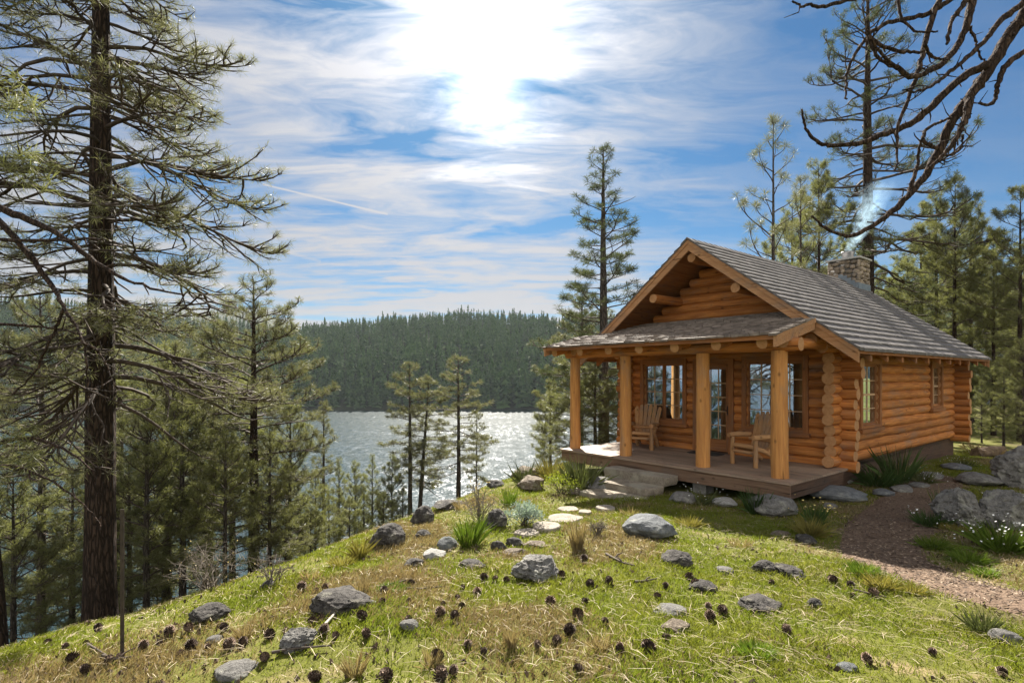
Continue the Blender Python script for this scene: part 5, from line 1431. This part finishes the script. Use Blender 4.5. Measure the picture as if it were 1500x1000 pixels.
def bush(px, pb, wp, hp, mi, label, n=900, leaf=.03, name='shrub', cat='shrub', stems=14, twiggy=0):
    x, y, z = hit(px, pb); m = y / F; r = np.random.default_rng(int(px * 5 + pb))
    W_, H_ = wp * m / 2, hp * m
    o = tag(empty(name, (x, y + W_ * .5, gz(x, y + W_ * .5) - .02)), label, cat, 'shrubs around the porch')
    gs, gl = Geo(), Geo(); C_ = []
    for k in range(stems):
        a = r.uniform(0, 6.28); q = math.sqrt(r.uniform(0, 1)); e = np.array((math.cos(a) * q * W_, math.sin(a) * q * W_, H_ * (1 - .55 * q * q) * r.uniform(.75, 1.05)))
        mid = e * .5 + np.array((0, 0, H_ * .12)) + r.normal(0, .03 * W_, 3); gs.tube([(r.normal(0, .12 * W_), r.normal(0, .12 * W_), 0), mid + r.normal(0, .10 * W_, 3), e], [.005, .004, .0015], 4, False); C_.append(e); C_.append(mid * .6 + e * .4)
        for _ in range(twiggy):
            d = r.normal(0, 1, 3); d[2] = d[2] * .7 + .35; d /= np.linalg.norm(d); b = mid + (e - mid) * r.uniform(0, .8); gs.tube([b, b + d * H_ * r.uniform(.15, .4)], [.003, .001], 3, False)
    gs.build('stems', M_brush if twiggy else M_twig, o, True)
    if n:
        C_ = np.array(C_); c = C_[r.integers(0, len(C_), n)]
        q = r.normal(0, 1, (n, 3)); q /= np.linalg.norm(q, axis=1, keepdims=True)
        p = c + q * (W_ * .30 * r.uniform(.2, 1, (n, 1))); p[:, 2] = np.maximum(p[:, 2], .02)
        d = q + np.array((0, 0, .6)); d /= np.linalg.norm(d, axis=1, keepdims=True); s = np.cross(d, r.normal(0, 1, (n, 3))); s /= np.linalg.norm(s, axis=1, keepdims=True)
        l_ = leaf * r.uniform(.6, 1.3, (n, 1))
        gl.add(np.stack([p, p + d * l_ * .5 + s * l_ * .28, p + d * l_, p + d * l_ * .5 - s * l_ * .28], 1).reshape(-1, 3), np.arange(4 * n).reshape(-1, 4))
        gl.build('foliage', M_gr[mi], o)
    return o
tuft(688, 800, 46, 50, 0, 'bright green grass tuft on the brow left of the dark blue rock', 260, .33, w=.007, second=(1, 60, .5))
bush(702, 768, 62, 66, 1, 'dry tan brush on the brow behind the bright grass tuft', 260, .03, stems=30, twiggy=5)
bush(768, 775, 66, 34, 4, 'low silvery green cushion plant beside the flagstones', 1500, .035, stems=30)
bush(823, 726, 52, 34, 5, 'rounded yellow green shrub left of the stone steps', 1500, .03, stems=26)
tuft(850, 716, 60, 54, 6, 'tall olive grass clump at the left corner of the deck', 320, .38, w=.009)
tuft(806, 700, 60, 34, 2, 'golden green clump left of the deck corner', 300, .45, w=.008)
tuft(766, 690, 40, 34, 6, 'loose olive clump at the brow below the lake glitter', 150, .45, w=.008)
tuft(846, 808, 30, 48, 1, 'tall pale dry tuft in front of the flagstones', 260, .2, w=.004)
bush(876, 788, 34, 34, 6, 'small greyish twiggy shrub right of the pale tuft', 120, .02, stems=26, twiggy=4)
tuft(526, 818, 24, 34, 2, 'golden tuft on the crest left of the angular boulder', 150, .28)
tuft(1106, 752, 46, 40, 3, 'deep green tuft between the whitish rock and the large rounded boulder', 220, .3, w=.007)
tuft(1030, 738, 44, 26, 6, 'grey green plant with white flowers under the deck edge', 160, .6, w=.008, flowers=(M_white, 34, .011), name='flower_plant', cat='flowers', group='flowers around the cabin')
tuft(1194, 770, 30, 40, 3, 'green clump with pale yellow flowers by the large rounded boulder', 130, .3, w=.008, flowers=(M_yellow, 26, .016), name='flower_plant', cat='flowers', group='flowers around the cabin')
tuft(1186, 784, 52, 32, 2, 'golden grass tuft at the bend of the path', 420, .45, w=.004)
tuft(1286, 712, 56, 34, 3, 'dark green leafy clump against the cabin foundation', 260, .5, w=.010)
tuft(1314, 706, 56, 56, 3, 'tall dark grass against the cabin side wall', 300, .34, w=.006, second=(1, 30, 1.15))
tuft(1350, 706, 40, 24, 6, 'low plant with white flowers along the cabin wall', 160, .6, w=.008, flowers=(M_white, 60, .010), name='flower_plant', cat='flowers', group='flowers around the cabin')
tuft(1412, 682, 36, 14, 6, 'low grey plant at the rear corner of the cabin', 140, .7, w=.008, flowers=(M_white, 40, .009), name='flower_plant', cat='flowers', group='flowers around the cabin')
tuft(1362, 770, 44, 28, 3, 'green clump with small white daisies left of the furrowed boulders', 260, .45, w=.006, flowers=(M_white, 28, .012), name='flower_plant', cat='flowers', group='flowers around the cabin')
tuft(1383, 766, 30, 54, 3, 'upright grass with straw coloured stalks beside the furrowed boulders', 150, .2, w=.006, second=(1, 34, 1.1))
tuft(1466, 806, 84, 46, 0, 'broad patch of white daisies before the big boulders', 480, .5, w=.006, flowers=(M_white, 95, .013), name='flower_plant', cat='flowers', group='flowers around the cabin')
tuft(1462, 742, 24, 22, 6, 'small white flowered plant growing in the cleft of the boulders', 70, .5, w=.006, flowers=(M_white, 18, .010), name='flower_plant', cat='flowers', group='flowers around the cabin')
for px, pb, wp, hp, mi, lab, n, ln_ in (
  (1420, 822, 70, 20, 0, 'low bright grass cushion right of the path, below the daisies', 520, .6), (1368, 802, 64, 18, 0, 'low bright grass cushion in the bend right of the path', 480, .6), (1444, 842, 50, 16, 0, 'small bright grass cushion on the right bank of the path', 330, .6), (1398, 776, 60, 14, 2, 'mossy golden cushion at the foot of the boulders', 380, .6),
  (750, 948, 26, 46, 1, 'dry dark based tuft in the centre foreground', 200, .22), (519, 990, 44, 56, 1, 'dry straw tuft at the bottom left of centre', 280, .3), (531, 872, 28, 44, 1, 'dry tuft right of the big dark basalt rock', 180, .25), (357, 940, 30, 44, 1, 'dry tuft on the left slope below the crest', 190, .28),
  (58, 922, 60, 44, 1, 'dry brown tuft near the left edge', 220, .45), (155, 900, 50, 40, 1, 'dry grass at the foot of the thick dark trunk', 200, .45), (30, 935, 40, 30, 2, 'golden tuft in the bottom left corner', 160, .45),
  (1440, 928, 50, 36, 6, 'olive tuft beside the lower end of the path', 240, .4), (1108, 960, 84, 20, 0, 'bright green grass patch in the right foreground', 700, .6), (575, 865, 70, 15, 0, 'bright green grass patch by the cones in the centre', 500, .6), (630, 975, 50, 40, 1, 'straw tuft at the bottom centre', 200, .35),
  (960, 720, 34, 22, 6, 'olive tuft between the steps and the deck', 110, .4), (925, 755, 50, 20, 1, 'dry grass below the lowest step', 200, .5), (1085, 800, 60, 22, 1, 'dry grass fan in the meadow below the deck', 260, .5), (1010, 770, 54, 18, 2, 'golden grass below the grey rock by the steps', 240, .5),
  (640, 800, 34, 24, 1, 'dry tuft on the slope below the bright one', 140, .4), (590, 845, 40, 26, 1, 'dry tuft beside the bank rocks on the left', 160, .4), (745, 738, 36, 26, 0, 'bright tuft behind the silvery plant', 150, .35), (455, 850, 40, 30, 1, 'dry tuft on the crest left of the golden one', 170, .4),
  (1340, 868, 44, 18, 2, 'golden tuft at the left edge of the path', 200, .5), (880, 950, 46, 36, 1, 'straw tuft among the cones in the foreground', 170, .35), (1266, 842, 60, 22, 0, 'grass fringe on the left edge of the path', 320, .5), (1290, 860, 56, 24, 2, 'golden fringe left of the path near the cones', 260, .5),
  (680, 745, 70, 30, 1, 'dry grass bank along the brow', 260, .5), (500, 830, 40, 22, 2, 'golden grass at the crest beside the thicket', 150, .45), (1460, 668, 60, 18, 1, 'dry pale grass around the fallen log', 240, .6), (1430, 660, 60, 20, 1, 'dry pale grass behind the rear corner of the cabin', 240, .6)):
    tuft(px, pb, wp * (.8 if mi == 1 else 1), hp * (.8 if mi == 1 else 1), mi, lab, int(n * (.55 if mi == 1 else 1)), ln_, w=.0035 if mi == 1 else .006)
bush(290, 872, 130, 84, 1, 'bare grey brush of thin twigs on the left crest', 60, .02, stems=26, twiggy=7)
bush(390, 862, 70, 60, 1, 'bare twiggy brush at the right end of the left crest', 30, .02, stems=18, twiggy=5)

# ------------------------------------------------------------------ grass, straw and litter: countless
def scatter(n, ymax, p):
    u = rng.random(n); y = 2.3 + (ymax - 2.3) * u ** p
    x = (rng.uniform(-1.02, 1.02, n)) * y * .98
    s = sdist(x, y); k = (s > -1.8)
    x, y = x[k], y[k]
    lu = (x - P0[0]) * EU[0] + (y - P0[1]) * EU[1]; lv = (x - P0[0]) * EV[0] + (y - P0[1]) * EV[1]
    k = ~((lv > -.05) & (lv < 10.6) & (lu < .02) & (lu > -5.6))
    x, y = x[k], y[k]
    k = np.ones(len(x), bool)
    for cx, cy, cr0 in CLEAR: k &= (x - cx) ** 2 + (y - cy) ** 2 > cr0 ** 2
    return x[k], y[k]
gx_, gy_ = scatter(620000, 17, 1.25)
pd = path_d(gx_, gy_)
keep = (pd > .95 + .3 * (rng.random(len(gx_)) - .4)) 
patch = fbm(gx_ * 1.1, gy_ * 1.1, 61, 4)
keep &= rng.random(len(gx_)) < np.clip((patch - .34) * 5, .30, 1)
gx_, gy_, patch = gx_[keep], gy_[keep], patch[keep]
n = len(gx_); z_ = ground_z(gx_, gy_) - .004
dry = fbm(gx_ * .8 + 40, gy_ * .8, 66, 4) + rng.normal(0, .07, n)
def grass_obj(sel, mat, lab, hmul, cat, name):
    x, y, z = gx_[sel], gy_[sel], z_[sel]; m = len(x)
    a = rng.normal(.9, 1.3, m); l_ = hmul * rng.uniform(.018, .06, m) * np.clip(.7 + patch[sel], .6, 1.5); t = np.abs(rng.normal(.5, .35, m))
    d = np.stack([np.cos(a) * np.sin(t), np.sin(a) * np.sin(t), np.cos(t)], -1); b = np.stack([x, y, z], -1)
    w_ = (.0011 + .00032 * y) * rng.uniform(.7, 1.4, m); a2 = rng.uniform(0, 6.28, m)
    s = np.stack([np.cos(a2), np.sin(a2), 0 * a2], -1) * w_[:, None]
    mid = b + d * (l_ * .55)[:, None]; tip = b + d * l_[:, None] + np.stack([np.cos(a), np.sin(a), -.3 + 0 * a], -1) * (l_ * .25)[:, None]
    V = np.stack([b - s, b + s, mid + s * .8, tip, mid - s * .8], 1)
    g = Geo(); g.add(V.reshape(-1, 3), np.arange(5 * m).reshape(-1, 5))
    tag(g.build(name, mat), lab, cat, kind='stuff')
grass_obj(dry < .59, mat_leaf('meadow_grass', (.105, .128, .014), (.26, .26, .042), .50, .55, .2, tip=(.165, .205, .025)), 'short yellow green mossy grass covering the meadow', 1.0, 'grass', 'grass')
grass_obj(dry >= .59, mat_leaf('meadow_straw', (.17, .125, .06), (.36, .29, .15), .35, .6, .2), 'short dry grass mixed into the meadow', 1.1, 'grass', 'dry_grass')
# fallen pine needles and straw
sx_, sy_ = scatter(14500, 13, 1.1)
pd = path_d(sx_, sy_); k = (fbm(sx_ * .9 + 11, sy_ * .9, 81, 3) + rng.normal(0, .1, len(sx_)) > .42) & ((pd > 1.0) | (rng.random(len(sx_)) < .25))
sx_, sy_ = sx_[k], sy_[k]; m = len(sx_)
a = rng.normal(2.3, .75, m); l_ = rng.uniform(.05, .16, m); w_ = (.0007 + .00014 * sy_) * rng.uniform(.7, 1.3, m)
ca, sa = np.cos(a), np.sin(a)
def pt(f, dz): X = sx_ + ca * l_ * f; Y = sy_ + sa * l_ * f; return np.stack([X, Y, ground_z(X, Y) + dz], -1)
h0 = rng.uniform(.015, .05, m); A, B_, C_ = pt(-.5, h0), pt(0, h0 + rng.uniform(.0, .018, m)), pt(.5, h0 * rng.uniform(.4, 1.4, m))
s = np.stack([-sa * w_, ca * w_, 0 * w_], -1)
g = Geo(); i = np.arange(m)[:, None] * 6
g.add(np.stack([A - s, A + s, B_ + s, B_ - s, C_ + s * .6, C_ - s * .6], 1).reshape(-1, 3), np.concatenate([i + np.array((0, 1, 2, 3)), i + np.array((3, 2, 4, 5))]))
t = NT('fallen_needle'); M_fn = t.done(t.principled(t.ramp(t.island(), [(0, (.17, .11, .06)), (.5, (.33, .26, .155)), (1, (.52, .44, .31))]), .7, None, .3))
tag(g.build('fallen_needles', M_fn), 'pale fallen pine needles and straw strewn over the meadow', 'pine needles', kind='stuff')
# crumbs of bark, soil clods and dead leaves
lx, ly = scatter(5000, 13, 1.2); k = (fbm(lx * .7 + 31, ly * .7, 83, 3) > .47) & (path_d(lx, ly) > .9); lx, ly = lx[k], ly[k]; m = len(lx); lz = ground_z(lx, ly) + .012
a = rng.uniform(0, 6.28, m); l_ = rng.uniform(.008, .03, m)
c_, s_ = np.cos(a) * l_, np.sin(a) * l_; tz = rng.normal(0, .008, m)
V = np.stack([np.stack([lx - c_, ly - s_, lz - .01], -1), np.stack([lx - s_ * .6, ly + c_ * .6, lz + .006 + tz], -1), np.stack([lx + c_, ly + s_, lz - .004], -1), np.stack([lx + s_ * .6, ly - c_ * .6, lz - .01], -1), np.stack([lx, ly, lz + .02], -1)], 1)
i = np.arange(m)[:, None] * 5
g = Geo(); g.add(V.reshape(-1, 3), np.concatenate([i + np.array(q) for q in ((0, 1, 4), (1, 2, 4), (2, 3, 4), (3, 0, 4))]))
t = NT('bark_litter'); M_lit = t.done(t.principled(t.mix(t.island(), (.03, .02, .015), (.16, .11, .08)), .9, None, .2))
tag(g.build('bark_litter', M_lit), 'dark crumbs of bark and dead leaves in the grass', 'litter', kind='stuff')

# ------------------------------------------------------------------ smoke and haze
t = NT('wood_smoke')
oc = t.coord('Object')
nz = t.noise(oc, 2.2, 6, .66, dist=2.4)
so = t.n('ShaderNodeSeparateXYZ', i_Vector=oc)
sp = t.math('DIVIDE', so.outputs[2], 2.4, clamp=True)                     # height along the plume, 0 to 1
axx = t.math('ADD', t.math('MULTIPLY', t.math('SINE', t.math('MULTIPLY', sp, 5)), .15), t.math('MULTIPLY', t.math('POWER', sp, 1.2), 1.5))
rx = t.math('SUBTRACT', so.outputs[0], axx); ry = t.math('SUBTRACT', so.outputs[1], t.math('MULTIPLY', sp, .25))
rr = t.math('SQRT', t.math('ADD', t.math('MULTIPLY', rx, rx), t.math('MULTIPLY', ry, ry)))
prof = t.math('ADD', .12, t.math('MULTIPLY', t.math('POWER', sp, .8), .50))
fall = t.math('SUBTRACT', 1, t.math('DIVIDE', rr, prof), clamp=True)
fade = t.math('POWER', t.math('SUBTRACT', 1, sp, clamp=True), 1.2)
pv = t.n('ShaderNodeVolumePrincipled', i_Color=(.55, .80, 1.0), i_Anisotropy=.3)
t.set(pv.inputs['Density'], t.math('MULTIPLY', t.math('MULTIPLY', t.math('MULTIPLY', t.ramp(nz, [(.42, 0), (.66, 1)]), fall), fade), SMOKE_D))
t.t.links.new(pv.outputs[0], t.out.inputs['Volume'])
g = Geo(); n = 12; s = np.linspace(0, 1, n)
pth = np.stack([.15 * np.sin(s * 5) + 1.5 * s ** 1.2, .25 * s, s * 2.4], -1)
g.tube(pth, (.20 + .62 * s ** .8)[:, None] * (1 + np.random.default_rng(6).normal(0, .06, (n, 16))), 16, True)
o = g.build('smoke', t.mat, None, True)
import bmesh
bm = bmesh.new(); bm.from_mesh(o.data); bmesh.ops.remove_doubles(bm, verts=bm.verts, dist=1e-4); bmesh.ops.recalc_face_normals(bm, faces=bm.faces); bm.to_mesh(o.data); bm.free(); o.location = SMOKE_AT
tag(o, 'thin bluish smoke drifting up from the chimney pipe', 'smoke', kind='stuff')
if HAZE > 0:
    t = NT('haze_air')
    pv = t.n('ShaderNodeVolumePrincipled', i_Color=(.80, .90, 1.0), i_Density=HAZE, i_Anisotropy=.0)
    t.t.links.new(pv.outputs[0], t.out.inputs['Volume'])
    g = Geo(); g.box(-2100, 2500, -1600, 2100, -36, 200)
    tag(g.build('haze', t.mat), 'faint bluish haze over the lake and the far hills', 'haze', kind='stuff')
